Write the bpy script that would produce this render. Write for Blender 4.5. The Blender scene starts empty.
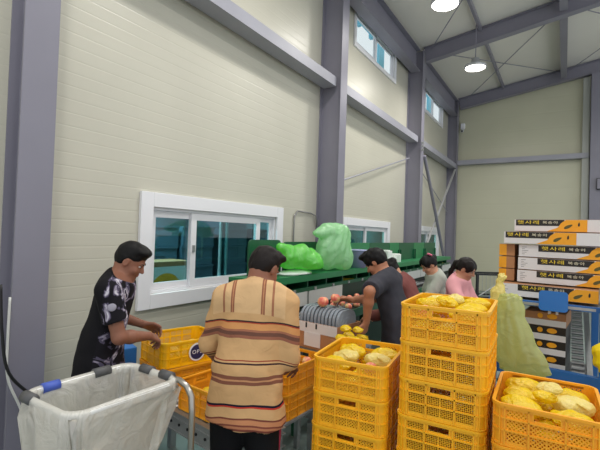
import bpy, math, random
import numpy as np
from mathutils import Vector, Matrix, Euler, noise as mnoise
S = bpy.context.scene
C = S.collection
R = math.radians
PI = math.pi
random.seed(7)

# ------------------------------------------------------------------ colours and materials
def lin(c):
    return tuple((v/255/12.92 if v/255 <= .04045 else ((v/255+.055)/1.055)**2.4) for v in c)
def rgba(c): return lin(c)+(1.0,)
MATS = {}
def mat(name, col, rough=.5, metal=0., spec=.5, noise=None, bump=None, emit=None, coat=0.):
    """noise=(scale, amount) varies the colour; bump=(scale, strength, distance)."""
    if name in MATS: return MATS[name]
    m = bpy.data.materials.new(name); m.use_nodes = True
    nt = m.node_tree; b = nt.nodes['Principled BSDF']
    b.inputs['Base Color'].default_value = rgba(col)
    b.inputs['Roughness'].default_value = rough
    b.inputs['Metallic'].default_value = metal
    b.inputs['Specular IOR Level'].default_value = spec
    b.inputs['Coat Weight'].default_value = coat
    if noise or bump:
        tc = nt.nodes.new('ShaderNodeTexCoord')
    if noise:
        n = nt.nodes.new('ShaderNodeTexNoise'); n.inputs['Scale'].default_value = noise[0]; n.inputs['Detail'].default_value = 5
        nt.links.new(tc.outputs['Object'], n.inputs['Vector'])
        r = nt.nodes.new('ShaderNodeMapRange'); r.inputs[1].default_value = .3; r.inputs[2].default_value = .7
        r.inputs[3].default_value = 1-noise[1]; r.inputs[4].default_value = 1+noise[1]
        nt.links.new(n.outputs['Fac'], r.inputs[0])
        h = nt.nodes.new('ShaderNodeHueSaturation'); h.inputs['Color'].default_value = rgba(col)
        nt.links.new(r.outputs[0], h.inputs['Value'])
        nt.links.new(h.outputs[0], b.inputs['Base Color'])
    if bump:
        n2 = nt.nodes.new('ShaderNodeTexNoise'); n2.inputs['Scale'].default_value = bump[0]; n2.inputs['Detail'].default_value = 4
        nt.links.new(tc.outputs['Object'], n2.inputs['Vector'])
        bp = nt.nodes.new('ShaderNodeBump'); bp.inputs['Strength'].default_value = bump[1]; bp.inputs['Distance'].default_value = bump[2]
        nt.links.new(n2.outputs['Fac'], bp.inputs['Height']); nt.links.new(bp.outputs[0], b.inputs['Normal'])
    if emit:
        b.inputs['Emission Color'].default_value = rgba(emit[0]); b.inputs['Emission Strength'].default_value = emit[1]
    MATS[name] = m
    return m
def film(name, col, transp, rough=.25, trans=.5, bump=(14, .8, .02), gloss=.12):
    """thin plastic film: part see-through, part diffuse on both sides, a little gloss"""
    if name in MATS: return MATS[name]
    m = bpy.data.materials.new(name); m.use_nodes = True
    nt = m.node_tree; nt.nodes.clear(); N = nt.nodes.new; L = nt.links.new
    out = N('ShaderNodeOutputMaterial')
    tp = N('ShaderNodeBsdfTransparent'); tp.inputs[0].default_value = rgba(tuple(min(255, int(c*.5+127)) for c in col))
    di = N('ShaderNodeBsdfDiffuse'); di.inputs[0].default_value = rgba(col)
    tr = N('ShaderNodeBsdfTranslucent'); tr.inputs[0].default_value = rgba(col)
    gl = N('ShaderNodeBsdfGlossy'); gl.inputs['Roughness'].default_value = rough
    tc = N('ShaderNodeTexCoord'); nz = N('ShaderNodeTexNoise'); nz.inputs['Scale'].default_value = bump[0]; nz.inputs['Detail'].default_value = 6
    nz.inputs['Distortion'].default_value = 1.2
    bp = N('ShaderNodeBump'); bp.inputs['Strength'].default_value = bump[1]; bp.inputs['Distance'].default_value = bump[2]
    L(tc.outputs['Object'], nz.inputs['Vector']); L(nz.outputs['Fac'], bp.inputs['Height'])
    for s in (di, tr, gl): L(bp.outputs[0], s.inputs['Normal'])
    m1 = N('ShaderNodeMixShader'); m1.inputs[0].default_value = trans; L(di.outputs[0], m1.inputs[1]); L(tr.outputs[0], m1.inputs[2])
    m2 = N('ShaderNodeMixShader'); m2.inputs[0].default_value = gloss; L(m1.outputs[0], m2.inputs[1]); L(gl.outputs[0], m2.inputs[2])
    m3 = N('ShaderNodeMixShader'); m3.inputs[0].default_value = transp; L(m2.outputs[0], m3.inputs[1]); L(tp.outputs[0], m3.inputs[2])
    L(m3.outputs[0], out.inputs[0])
    MATS[name] = m
    return m

# ------------------------------------------------------------------ objects
def tag(o, label=None, cat=None, group=None, kind=None):
    if label: o['label'] = label
    if cat: o['category'] = cat
    if group: o['group'] = group
    if kind: o['kind'] = kind
    return o
def empty(name, loc=(0, 0, 0), rz=0., label=None, cat=None, group=None):
    o = bpy.data.objects.new(name, None); C.objects.link(o)
    o.location = loc; o.rotation_euler = (0, 0, rz); o.empty_display_size = .1
    return tag(o, label, cat, group)
def link_mesh(name, me, m=None, parent=None, loc=(0, 0, 0), rot=(0, 0, 0)):
    o = bpy.data.objects.new(name, me); C.objects.link(o)
    if m is not None and not me.materials: me.materials.append(m)
    o.location = loc; o.rotation_euler = rot
    if parent is not None: o.parent = parent
    return o
def copy_tree(o, parent=None):
    c = o.copy(); C.objects.link(c)
    if parent is not None: c.parent = parent
    for ch in list(o.children): copy_tree(ch, c)
    return c

class MB:
    """collects shapes and links them as ONE mesh object"""
    def __init__(s): s.v = []; s.f = []; s.mi = []; s.cur = 0
    def add(s, vs, fs):
        b = len(s.v); s.v += [tuple(p) for p in vs]
        for f in fs: s.f.append(tuple(b+i for i in f)); s.mi.append(s.cur)
        return s
    def box(s, c, d, rz=0., M=None):
        x, y, z = (q/2 for q in d)
        vs = [Vector((sx*x, sy*y, sz*z)) for sz in (-1, 1) for sy in (-1, 1) for sx in (-1, 1)]
        if M is not None: vs = [M @ v for v in vs]
        if rz:
            Q = Matrix.Rotation(rz, 3, 'Z'); vs = [Q @ v for v in vs]
        vs = [v+Vector(c) for v in vs]
        return s.add(vs, [(0, 2, 3, 1), (4, 5, 7, 6), (0, 1, 5, 4), (2, 6, 7, 3), (0, 4, 6, 2), (1, 3, 7, 5)])
    def b2(s, lo, hi):
        return s.box([(a+b)/2 for a, b in zip(lo, hi)], [b-a for a, b in zip(lo, hi)])
    def bar(s, a, b, w, h, up=(0, 0, 1)):
        """box beam from a to b, w across, h along up"""
        a, b = Vector(a), Vector(b); d = (b-a); L = d.length; d.normalize()
        u = Vector(up); sd = d.cross(u)
        if sd.length < 1e-5: sd = d.cross(Vector((1, 0, 0)))
        sd.normalize(); u = sd.cross(d).normalized()
        vs = []
        for t in (a, b):
            for q, r in ((-1, -1), (1, -1), (1, 1), (-1, 1)): vs.append(t+sd*(q*w/2)+u*(r*h/2))
        return s.add(vs, [(3, 2, 1, 0), (4, 5, 6, 7), (0, 1, 5, 4), (1, 2, 6, 5), (2, 3, 7, 6), (3, 0, 4, 7)])
    def tube(s, pts, r, n=10, cap=True, closed=False):
        pts = [Vector(p) for p in pts]; k = len(pts)
        rr = r if isinstance(r, (list, tuple)) else [r]*k
        rings = []; prev = None
        for i, p in enumerate(pts):
            if closed: t = pts[(i+1) % k]-pts[i-1]
            else: t = pts[min(i+1, k-1)]-pts[max(i-1, 0)]
            t.normalize()
            if prev is None:
                u = t.orthogonal().normalized()
            else:
                u = prev-t*prev.dot(t)
                u = u.normalized() if u.length > 1e-6 else t.orthogonal().normalized()
            prev = u; w = t.cross(u)
            rings.append([p+(u*math.cos(2*PI*j/n)+w*math.sin(2*PI*j/n))*rr[i] for j in range(n)])
        vs = [q for g in rings for q in g]; fs = []
        for i in range(k if closed else k-1):
            a, b = i*n, ((i+1) % k)*n
            for j in range(n): fs.append((a+j, a+(j+1) % n, b+(j+1) % n, b+j))
        if cap and not closed:
            fs.append(tuple(reversed(range(n)))); fs.append(tuple((k-1)*n+j for j in range(n)))
        return s.add(vs, fs)
    def lathe(s, prof, c=(0, 0, 0), n=24):
        vs = []; fs = []
        for r, z in prof:
            for j in range(n): vs.append((c[0]+r*math.cos(2*PI*j/n), c[1]+r*math.sin(2*PI*j/n), c[2]+z))
        for i in range(len(prof)-1):
            for j in range(n): fs.append((i*n+j, i*n+(j+1) % n, (i+1)*n+(j+1) % n, (i+1)*n+j))
        fs.append(tuple(reversed(range(n)))); fs.append(tuple((len(prof)-1)*n+j for j in range(n)))
        return s.add(vs, fs)
    def prism(s, poly, M, t):
        """2-D polygon extruded by t along its normal; M maps (u,v,w) to space"""
        n = len(poly)
        vs = [M @ Vector((u, v, 0)) for u, v in poly]+[M @ Vector((u, v, t)) for u, v in poly]
        return s.add(vs, [tuple(reversed(range(n))), tuple(range(n, 2*n))]+[(i, (i+1) % n, n+(i+1) % n, n+i) for i in range(n)])
    def mesh(s, name, smooth=False):
        me = bpy.data.meshes.new(name); me.from_pydata(s.v, [], s.f); me.update()
        if smooth: me.polygons.foreach_set('use_smooth', [True]*len(me.polygons))
        return me
    def build(s, name, m, parent=None, loc=(0, 0, 0), rot=(0, 0, 0), smooth=False, bevel=0., seg=2):
        me = s.mesh(name, smooth)
        if isinstance(m, (list, tuple)):
            for q in m: me.materials.append(q)
            me.polygons.foreach_set('material_index', s.mi)
            o = link_mesh(name, me, None, parent, loc, rot)
        else: o = link_mesh(name, me, m, parent, loc, rot)
        if bevel:
            b = o.modifiers.new('edge', 'BEVEL'); b.width = bevel; b.segments = seg; b.limit_method = 'ANGLE'; b.angle_limit = R(40)
        return o

def smooth_path(p, k=6):
    p = [Vector(q) for q in p]; out = []
    for i in range(len(p)-1):
        a, b, c, d = p[max(i-1, 0)], p[i], p[i+1], p[min(i+2, len(p)-1)]
        for j in range(k):
            t = j/k; out.append(.5*((2*b)+(c-a)*t+(2*a-5*b+4*c-d)*t*t+(3*b-a-3*c+d)*t**3))
    return out+[p[-1]]
def rrect(w, h, r, n=4):
    pts = []
    for cx, cy, a0 in ((w/2-r, h/2-r, 0), (-w/2+r, h/2-r, 90), (-w/2+r, -h/2+r, 180), (w/2-r, -h/2+r, 270)):
        for i in range(n+1):
            a = R(a0+90*i/n); pts.append((cx+r*math.cos(a), cy+r*math.sin(a)))
    return pts
def text_obj(name, body, size, m, parent, M, depth=.0006, width=None):
    c = bpy.data.curves.new(name, 'FONT'); c.body = body; c.size = size; c.extrude = depth; c.space_character = 1.15; c.align_x = 'CENTER'; c.align_y = 'CENTER'; c.resolution_u = 2
    t = bpy.data.objects.new(name, c); C.objects.link(t); bpy.context.view_layer.update()
    me = bpy.data.meshes.new_from_object(t.evaluated_get(bpy.context.evaluated_depsgraph_get()))
    bpy.data.objects.remove(t); bpy.data.curves.remove(c)
    if width:
        xs = [v.co.x for v in me.vertices]; k = width/(max(xs)-min(xs))
        for v in me.vertices: v.co.x *= k
    me.transform(M); me.materials.clear()
    return link_mesh(name, me, m, parent)
def shell(vs, fs, name, m, parent=None, smooth=True, thick=0., sub=0):
    me = bpy.data.meshes.new(name); me.from_pydata(vs, [], fs); me.update()
    me.polygons.foreach_set('use_smooth', [smooth]*len(me.polygons))
    o = link_mesh(name, me, m, parent)
    if sub:
        q = o.modifiers.new('sub', 'SUBSURF'); q.levels = q.render_levels = sub
    if thick:
        q = o.modifiers.new('thick', 'SOLIDIFY'); q.thickness = thick
    return o

# ------------------------------------------------------------------ blended volumes -> one skin (used for people, bags and fruit)
class Blob:
    def __init__(s, lo, hi, h):
        s.lo = np.array(lo, np.float32); s.h = h
        s.n = [int(math.ceil((b-a)/h))+1 for a, b in zip(lo, hi)]
        s.ax = [s.lo[i]+h*np.arange(s.n[i], dtype=np.float32) for i in range(3)]
        s.D = np.full(s.n, .5, np.float32)
    def _win(s, lo, hi):
        sl = []
        for i in range(3):
            a = int(max(0, math.floor((lo[i]-s.lo[i])/s.h))); b = int(min(s.n[i], math.ceil((hi[i]-s.lo[i])/s.h)+1))
            if b <= a: return None
            sl.append(slice(a, b))
        return tuple(sl)
    def _pts(s, sl):
        return np.meshgrid(s.ax[0][sl[0]], s.ax[1][sl[1]], s.ax[2][sl[2]], indexing='ij', sparse=True)
    def _mix(s, sl, d, k, sub=False):
        o = s.D[sl]
        if sub:
            h = np.clip(.5-.5*(o+d)/k, 0, 1); s.D[sl] = o*(1-h)-d*h+k*h*(1-h)
        else:
            h = np.clip(.5+.5*(d-o)/k, 0, 1); s.D[sl] = d*(1-h)+o*h-k*h*(1-h)
    def cone(s, a, b, r1, r2, k=.02, flat=None, sub=False):
        """tapered capsule; flat=(axis, f): f<1 thins it along axis"""
        a, b = np.array(a, float), np.array(b, float); m = max(r1, r2)+max(k, .02)+.02
        sl = s._win(np.minimum(a, b)-m, np.maximum(a, b)+m)
        if sl is None: return s
        X, Y, Z = s._pts(sl); ba = b-a; L2 = max(float(ba@ba), 1e-9)
        px, py, pz = X-a[0], Y-a[1], Z-a[2]
        t = np.clip((px*ba[0]+py*ba[1]+pz*ba[2])/L2, 0, 1)
        qx, qy, qz = px-t*ba[0], py-t*ba[1], pz-t*ba[2]
        if flat is not None:
            ax = np.array(flat[0], float); ax /= np.linalg.norm(ax); f = flat[1]
            w = (qx*ax[0]+qy*ax[1]+qz*ax[2])
            d2 = qx*qx+qy*qy+qz*qz+w*w*(1/f**2-1)
            d = (np.sqrt(d2)-(r1+(r2-r1)*t))*(f**.5)
        else:
            d = np.sqrt(qx*qx+qy*qy+qz*qz)-(r1+(r2-r1)*t)
        s._mix(sl, d.astype(np.float32), k, sub); return s
    def ell(s, c, r, k=.02, M=None, sub=False):
        c = np.array(c, float); r = np.array(r, float); m = float(r.max())+max(k, .02)+.02
        sl = s._win(c-m, c+m)
        if sl is None: return s
        X, Y, Z = s._pts(sl); X, Y, Z = X-c[0], Y-c[1], Z-c[2]
        if M is not None:
            Mi = np.array(M).T
            X, Y, Z = (Mi[i][0]*X+Mi[i][1]*Y+Mi[i][2]*Z for i in range(3))
        k0 = np.sqrt((X/r[0])**2+(Y/r[1])**2+(Z/r[2])**2); k1 = np.sqrt((X/r[0]**2)**2+(Y/r[1]**2)**2+(Z/r[2]**2)**2)
        d = k0*(k0-1)/np.maximum(k1, 1e-6)
        s._mix(sl, d.astype(np.float32), k, sub); return s
    def cut(s, p, n, k=.004):
        """keep the side the normal n points away from"""
        n = np.array(n, float); n /= np.linalg.norm(n); p = np.array(p, float)
        X, Y, Z = s._pts((slice(None),)*3)
        d = ((X-p[0])*n[0]+(Y-p[1])*n[1]+(Z-p[2])*n[2]).astype(np.float32)
        s.D = np.maximum(s.D, d); return s
    def wrinkle(s, amp, f, seed=0, stretch=(1, 1, 1), ridge=False):
        rs = np.random.RandomState(seed); X, Y, Z = s._pts((slice(None),)*3)
        acc = 0
        for i in range(7):
            v = rs.normal(size=3)*np.array(stretch); v = v/np.linalg.norm(v)*f*(.6+.9*rs.rand())
            w = rs.normal(size=3)*f*.35; ph = rs.rand(2)*6.3
            q = np.sin(X*v[0]+Y*v[1]+Z*v[2]+ph[0]+1.3*np.sin(X*w[0]+Y*w[1]+Z*w[2]+ph[1]))
            acc = acc+(1.27-2*np.abs(q) if ridge else q)
        s.D = s.D+(amp*acc/3.0).astype(np.float32); return s
    def mesh(s, name):
        D = s.D; h = s.h; nx, ny, nz = D.shape
        I = (D < 0)
        c = np.zeros((nx-1, ny-1, nz-1), np.int8)
        for dx in (0, 1):
            for dy in (0, 1):
                for dz in (0, 1): c += I[dx:nx-1+dx, dy:ny-1+dy, dz:nz-1+dz]
        act = (c > 0) & (c < 8)
        idx = np.argwhere(act); n = len(idx)
        vid = np.full(act.shape, -1, np.int32); vid[act] = np.arange(n)
        acc = np.zeros((n, 3)); cnt = np.zeros(n)
        cor = [(dx, dy, dz) for dx in (0, 1) for dy in (0, 1) for dz in (0, 1)]
        val = {q: D[idx[:, 0]+q[0], idx[:, 1]+q[1], idx[:, 2]+q[2]] for q in cor}
        for a in cor:
            for ax in range(3):
                if a[ax] == 1: continue
                b = list(a); b[ax] = 1; b = tuple(b)
                va, vb = val[a], val[b]; m = (va < 0) != (vb < 0)
                t = np.where(m, va/np.where(m, va-vb, 1), 0)
                p = np.array(a, float)[None, :].repeat(n, 0); p[:, ax] += t
                acc[m] += p[m]; cnt[m] += 1
        P = s.lo+h*(idx+acc/np.maximum(cnt, 1)[:, None])
        Q = []
        for ax in range(3):
            u, v = (ax+1) % 3, (ax+2) % 3
            sa = [slice(None)]*3; sb = [slice(None)]*3; sa[ax] = slice(0, -1); sb[ax] = slice(1, None)
            for w in (u, v): sa[w] = slice(1, -1); sb[w] = slice(1, -1)
            A, B = I[tuple(sa)], I[tuple(sb)]
            e = np.argwhere(A != B)
            if not len(e): continue
            fl = A[A != B]
            e[:, u] += 1; e[:, v] += 1
            def g(du, dv):
                q = e.copy(); q[:, u] -= du; q[:, v] -= dv
                return vid[q[:, 0], q[:, 1], q[:, 2]]
            q = np.stack([g(1, 1), g(0, 1), g(0, 0), g(1, 0)], 1)
            q[~fl] = q[~fl][:, ::-1]
            Q.append(q)
        Q = np.concatenate(Q); Q = Q[(Q >= 0).all(1)]
        me = bpy.data.meshes.new(name)
        me.vertices.add(len(P)); me.vertices.foreach_set('co', P.astype(np.float32).ravel())
        me.loops.add(len(Q)*4); me.loops.foreach_set('vertex_index', Q.astype(np.int32).ravel())
        me.polygons.add(len(Q)); me.polygons.foreach_set('loop_start', np.arange(0, len(Q)*4, 4, dtype=np.int32))
        me.update(calc_edges=True)
        me.polygons.foreach_set('use_smooth', np.ones(len(Q), bool))
        return me
    def build(s, name, m, parent=None, loc=(0, 0, 0)):
        return link_mesh(name, s.mesh(name), m, parent, loc)
# ================================================================== CAMERA
def make_camera():
    yaw, pitch, roll = R(32.36), R(1.12), R(1.93)
    fw = Vector((-math.sin(yaw)*math.cos(pitch), math.cos(yaw)*math.cos(pitch), math.sin(pitch)))
    rt = Vector((math.cos(yaw), math.sin(yaw), 0)); up = rt.cross(fw)
    r = rt*math.cos(roll)+up*math.sin(roll); u = -rt*math.sin(roll)+up*math.cos(roll)
    cd = bpy.data.cameras.new('camera'); cd.sensor_width = 36; cd.lens = 417.4*36/600; cd.clip_start = .05; cd.clip_end = 200
    co = bpy.data.objects.new('camera', cd); C.objects.link(co)
    M = Matrix((r, u, -fw)).transposed().to_4x4(); M.translation = Vector((3.6, 0, 1.78)); co.matrix_world = M
    S.camera = co
make_camera()

# ================================================================== MATERIALS OF THE SETTING
def wall_material(name, col, axis_pitch=.115, panel=None):
    m = bpy.data.materials.new(name); m.use_nodes = True; nt = m.node_tree; N = nt.nodes.new; L = nt.links.new
    b = nt.nodes['Principled BSDF']; b.inputs['Roughness'].default_value = .36; b.inputs['Specular IOR Level'].default_value = .5
    tc = N('ShaderNodeTexCoord'); sp = N('ShaderNodeSeparateXYZ'); L(tc.outputs['Object'], sp.inputs[0])
    n = N('ShaderNodeTexNoise'); n.inputs['Scale'].default_value = .8; n.inputs['Detail'].default_value = 6; L(tc.outputs['Object'], n.inputs['Vector'])
    mr = N('ShaderNodeMapRange'); mr.inputs[1].default_value = .3; mr.inputs[2].default_value = .7; mr.inputs[3].default_value = .96; mr.inputs[4].default_value = 1.04
    L(n.outputs['Fac'], mr.inputs[0])
    h = N('ShaderNodeHueSaturation'); h.inputs['Color'].default_value = rgba(col); L(mr.outputs[0], h.inputs['Value']); L(h.outputs[0], b.inputs['Base Color'])
    def mth(op, a, v):
        q = N('ShaderNodeMath'); q.operation = op
        L(a, q.inputs[0]); q.inputs[1].default_value = v; return q.outputs[0]
    # horizontal roll-formed grooves
    z = mth('DIVIDE', mth('ADD', sp.outputs['Z'], .012), axis_pitch); fr = mth('FRACT', z, 0)
    d = mth('ABSOLUTE', mth('SUBTRACT', fr, .5), 0)
    g = N('ShaderNodeMapRange'); g.interpolation_type = 'SMOOTHSTEP'; g.inputs[1].default_value = .42; g.inputs[2].default_value = .5; g.inputs[3].default_value = 1; g.inputs[4].default_value = 0
    L(d, g.inputs[0])
    # fine ribs between the grooves
    fr2 = mth('FRACT', mth('MULTIPLY', z, 6), 0); d2 = mth('ABSOLUTE', mth('SUBTRACT', fr2, .5), 0)
    sc = mth('MULTIPLY', d2, .05)
    ad = N('ShaderNodeMath'); ad.operation = 'ADD'; L(g.outputs[0], ad.inputs[0]); L(sc, ad.inputs[1])
    bp = N('ShaderNodeBump'); bp.inputs['Strength'].default_value = .17; bp.inputs['Distance'].default_value = .010
    L(ad.outputs[0], bp.inputs['Height']); L(bp.outputs[0], b.inputs['Normal'])
    return m
M_WALL = wall_material('sandwich_panel', (198, 195, 180))
M_FAR = wall_material('sandwich_panel_far', (200, 198, 174), .5)
M_STEEL = mat('purple_grey_steel', (134, 132, 145), .42, 0, .45, noise=(1.5, .05))
M_STEEL2 = mat('grey_girt_steel', (158, 158, 168), .45, 0, .45, noise=(2, .05))
M_WHITE = mat('white_vinyl', (236, 236, 240), .35)
M_ROOF = mat('roof_panel', (228, 224, 216), .5, noise=(.6, .03))
M_FLOOR = mat('floor_paint', (120, 134, 130), .35, noise=(3, .08))
M_DARK = mat('black_plastic', (28, 28, 30), .45)
M_GALV = mat('galvanised', (170, 172, 172), .38, .6, noise=(20, .08))
M_CHROME = mat('steel_pipe', (176, 172, 164), .28, .9)
M_CHROME2 = mat('light_brace_steel', (188, 188, 190), .4, .3)

def struct(o, name=None):
    o['kind'] = 'structure'
    return o

# ================================================================== SHELL
struct(MB().b2((-.1, -2.5, -.1), (9, 15.9, 0)).build('floor', M_FLOOR))
def build_left_wall():
    ops = [(2.81, 5.0, 1.1, 2.0), (7.32, 9.56, 1.1, 1.98), (12.05, 14.3, 1.1, 1.98), (7.5, 9.75, 5.62, 6.26), (12.4, 14.45, 5.6, 6.26)]
    ys = sorted({-2.5, 15.8}|{a for o in ops for a in o[:2]}); zs = sorted({0., 6.75}|{a for o in ops for a in o[2:]})
    b = MB()
    for y0, y1 in zip(ys, ys[1:]):
        run = None
        for z0, z1 in zip(zs, zs[1:]):
            hole = any(o[0] < (y0+y1)/2 < o[1] and o[2] < (z0+z1)/2 < o[3] for o in ops)
            if hole:
                if run is not None: b.b2((-.1, y0, run), (0, y1, z0)); run = None
            elif run is None: run = z0
        if run is not None: b.b2((-.1, y0, run), (0, y1, zs[-1]))
    return b.build('wall_left', M_WALL)
struct(build_left_wall())
def sloped(name, m, y0, y1, x0, x1, zf, t):
    b = MB()
    b.add([(x0, y0, zf(x0)), (x1, y0, zf(x1)), (x1, y1, zf(x1)), (x0, y1, zf(x0)),
           (x0, y0, zf(x0)+t), (x1, y0, zf(x1)+t), (x1, y1, zf(x1)+t), (x0, y1, zf(x0)+t)],
          [(0, 3, 2, 1), (4, 5, 6, 7), (0, 1, 5, 4), (1, 2, 6, 5), (2, 3, 7, 6), (3, 0, 4, 7)])
    return b.build(name, m)
roof_z = lambda x: 6.72+.155*x
raf_z = lambda x: 6.32+.152*x
struct(sloped('ceiling', M_ROOF, -2.5, 15.9, -.2, 9, roof_z, .12))
far = MB(); far.add([(0, 15.7, 0), (9, 15.7, 0), (9, 15.7, roof_z(9)), (0, 15.7, roof_z(0)), (0, 15.8, 0), (9, 15.8, 0), (9, 15.8, roof_z(9)), (0, 15.8, roof_z(0))],
                    [(0, 1, 2, 3), (7, 6, 5, 4), (0, 4, 5, 1), (1, 5, 6, 2), (2, 6, 7, 3), (3, 7, 4, 0)])
struct(far.build('wall_far', M_FAR))

def h_column(y, d, wd, x0=.0, top=6.7, name='column'):
    """H section standing against the wall: wall flange, web plate, inner flange"""
    b = MB()
    b.b2((x0+.002, y, 0), (x0+.014, y+wd, top)).b2((d-.014, y, 0), (d, y+wd, top)).b2((x0+.014, y+wd*.3, 0), (d-.014, y+wd*.3+.01, top))
    b.b2((x0+.002, y-.03, 0), (d+.03, y+wd+.03, .02))
    return struct(b.build(name, M_STEEL))
h_column(1.46, .22, .25)
for y in (6.18, 10.82): h_column(y, .40, .24)
h_column(15.36, .33, .25)
# far-wall posts
b = MB().b2((4.02, 15.5, 0), (4.2, 15.69, 6.9)); struct(b.build('trim_1', mat('pale_post', (176, 178, 172), .4)))
b = MB().b2((4.22, 15.3, 0), (4.5, 15.314, 6.95)).b2((4.35, 15.314, 0), (4.362, 15.6, 6.95)).b2((4.22, 15.6, 0), (4.5, 15.614, 6.95)); struct(b.build('column', M_STEEL))

def girt(a, b_, name='girt'):
    """channel section: face plate with top and bottom lips"""
    a, b_ = Vector(a), Vector(b_); m = MB(); d = (b_-a).normalized()
    out = Vector((1, 0, 0)) if abs(d.y) > .5 else Vector((0, -1, 0))
    m.bar(a, b_, .006, .16)
    for s in (-1, 1): m.bar(a-out*.12+Vector((0, 0, s*.077)), b_-out*.12+Vector((0, 0, s*.077)), .24, .006)
    m.bar(a-out*.24, b_-out*.24, .006, .16)
    return struct(m.build(name, M_STEEL2))
girt((.32, 1.75, 4.34), (.32, 6.16, 4.34)); girt((.32, 6.44, 4.34), (.32, 10.80, 4.34)); girt((.32, 11.08, 4.34), (.32, 15.34, 4.34))
girt((.34, 15.45, 4.47), (4.2, 15.45, 4.47)); girt((4.52, 15.45, 4.47), (8.9, 15.45, 4.47))
def ibeam(a, b_, w, h, name, m=None):
    a, b_ = Vector(a), Vector(b_); q = MB()
    d = (b_-a).normalized(); sd = d.cross(Vector((0, 0, 1))).normalized(); u = sd.cross(d)
    q.bar(a, b_, .012, h-.03, u)
    for s in (-1, 1): q.bar(a+u*(s*(h/2-.008)), b_+u*(s*(h/2-.008)), w, .016, u)
    return struct(q.build(name, m or M_STEEL))
for y0, y1 in ((-2.4, 1.4), (1.75, 6.14), (6.46, 10.78), (11.1, 15.32)):
    ibeam((.22, y0, 6.40), (.22, y1, 6.40), .24, .56, 'eave_beam')
for y in (6.3, 10.94, 15.5):
    x0 = .42 if y < 15 else .36
    zc = lambda x: (raf_z(x)+roof_z(x)-.02)/2
    ibeam((x0, y, zc(x0)), (8.9, y, zc(8.9)), .2, .385, 'rafter')
for x in (1.78,):
    for y0, y1 in ((6.42, 10.83), (11.05, 15.38)): struct(MB().bar((x, y0, roof_z(x)-.07), (x, y1, roof_z(x)-.07), .06, .12).build('purlin', M_STEEL))
for y0, y1 in ((6.42, 10.83), (11.05, 15.38)): ibeam((3.5, y0, roof_z(3.5)-.18), (3.5, y1, roof_z(3.5)-.18), .16, .3, 'purlin')
for x in (5.3, 7.1):
    for y0, y1 in ((6.42, 10.83), (11.05, 15.38)): struct(MB().bar((x, y0, roof_z(x)-.07), (x, y1, roof_z(x)-.07), .06, .12).build('purlin', M_STEEL))
rod = lambda a, b_, r, m, name='brace_rod': struct(MB().tube([a, b_], r, 8).build(name, m))
for y0, y1 in ((6.45, 10.8), (11.1, 15.35)):
    rod((.6, y0, roof_z(.6)-.12), (3.42, y1, roof_z(3.4)-.12), .012, M_STEEL); rod((3.42, y0, roof_z(3.4)-.16), (.6, y1, roof_z(.6)-.16), .012, M_STEEL)
    rod((3.6, y0, roof_z(3.6)-.12), (6.4, y1, roof_z(6.4)-.12), .012, M_STEEL); rod((6.4, y0, roof_z(6.4)-.16), (3.6, y1, roof_z(3.6)-.16), .012, M_STEEL)
# wall bracing
rod((.1, 6.62, 2.70), (.1, 10.8, 3.86), .016, M_STEEL2)
rod((.42, 11.08, 3.95), (.3, 14.1, 1.06), .045, M_STEEL); rod((.3, 15.3, 4.2), (.3, 12.0, 1.62), .035, M_CHROME2)
rod((.08, 11.1, 3.95), (.08, 15.3, 2.7), .014, M_STEEL2)
for k in range(3): struct(MB().box((.43, 10.86, 4.25-.09*k), (.05, .05, .05)).build('bracket', M_GALV))

# ================================================================== WINDOWS
def glass_mat(name, tint, see, refl):
    m = bpy.data.materials.new(name); m.use_nodes = True; nt = m.node_tree; nt.nodes.clear(); N = nt.nodes.new; L = nt.links.new
    out = N('ShaderNodeOutputMaterial'); t = N('ShaderNodeBsdfTransparent'); t.inputs[0].default_value = rgba(tint)
    g = N('ShaderNodeBsdfGlossy'); g.inputs['Roughness'].default_value = .02
    f0 = N('ShaderNodeLayerWeight'); f0.inputs['Blend'].default_value = .5
    f1 = N('ShaderNodeMath'); f1.operation = 'POWER'; f1.inputs[1].default_value = 4; L(f0.outputs['Facing'], f1.inputs[0])
    f = N('ShaderNodeMapRange'); f.inputs[3].default_value = .03+(refl-1.35)*.25; f.inputs[4].default_value = .7 if refl > 1.4 else .12; L(f1.outputs[0], f.inputs[0])
    mx = N('ShaderNodeMixShader'); L(f.outputs[0], mx.inputs[0]); L(t.outputs[0], mx.inputs[1]); L(g.outputs[0], mx.inputs[2]); L(mx.outputs[0], out.inputs[0])
    return m
M_GLASS = glass_mat('teal_glass', (170, 205, 205), .6, 1.5)
M_SKYGLASS = glass_mat('pale_glass', (248, 252, 252), .8, 1.35)
M_PALEGLASS = glass_mat('frosted_teal_glass', (150, 190, 182), .8, 1.5)
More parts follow.
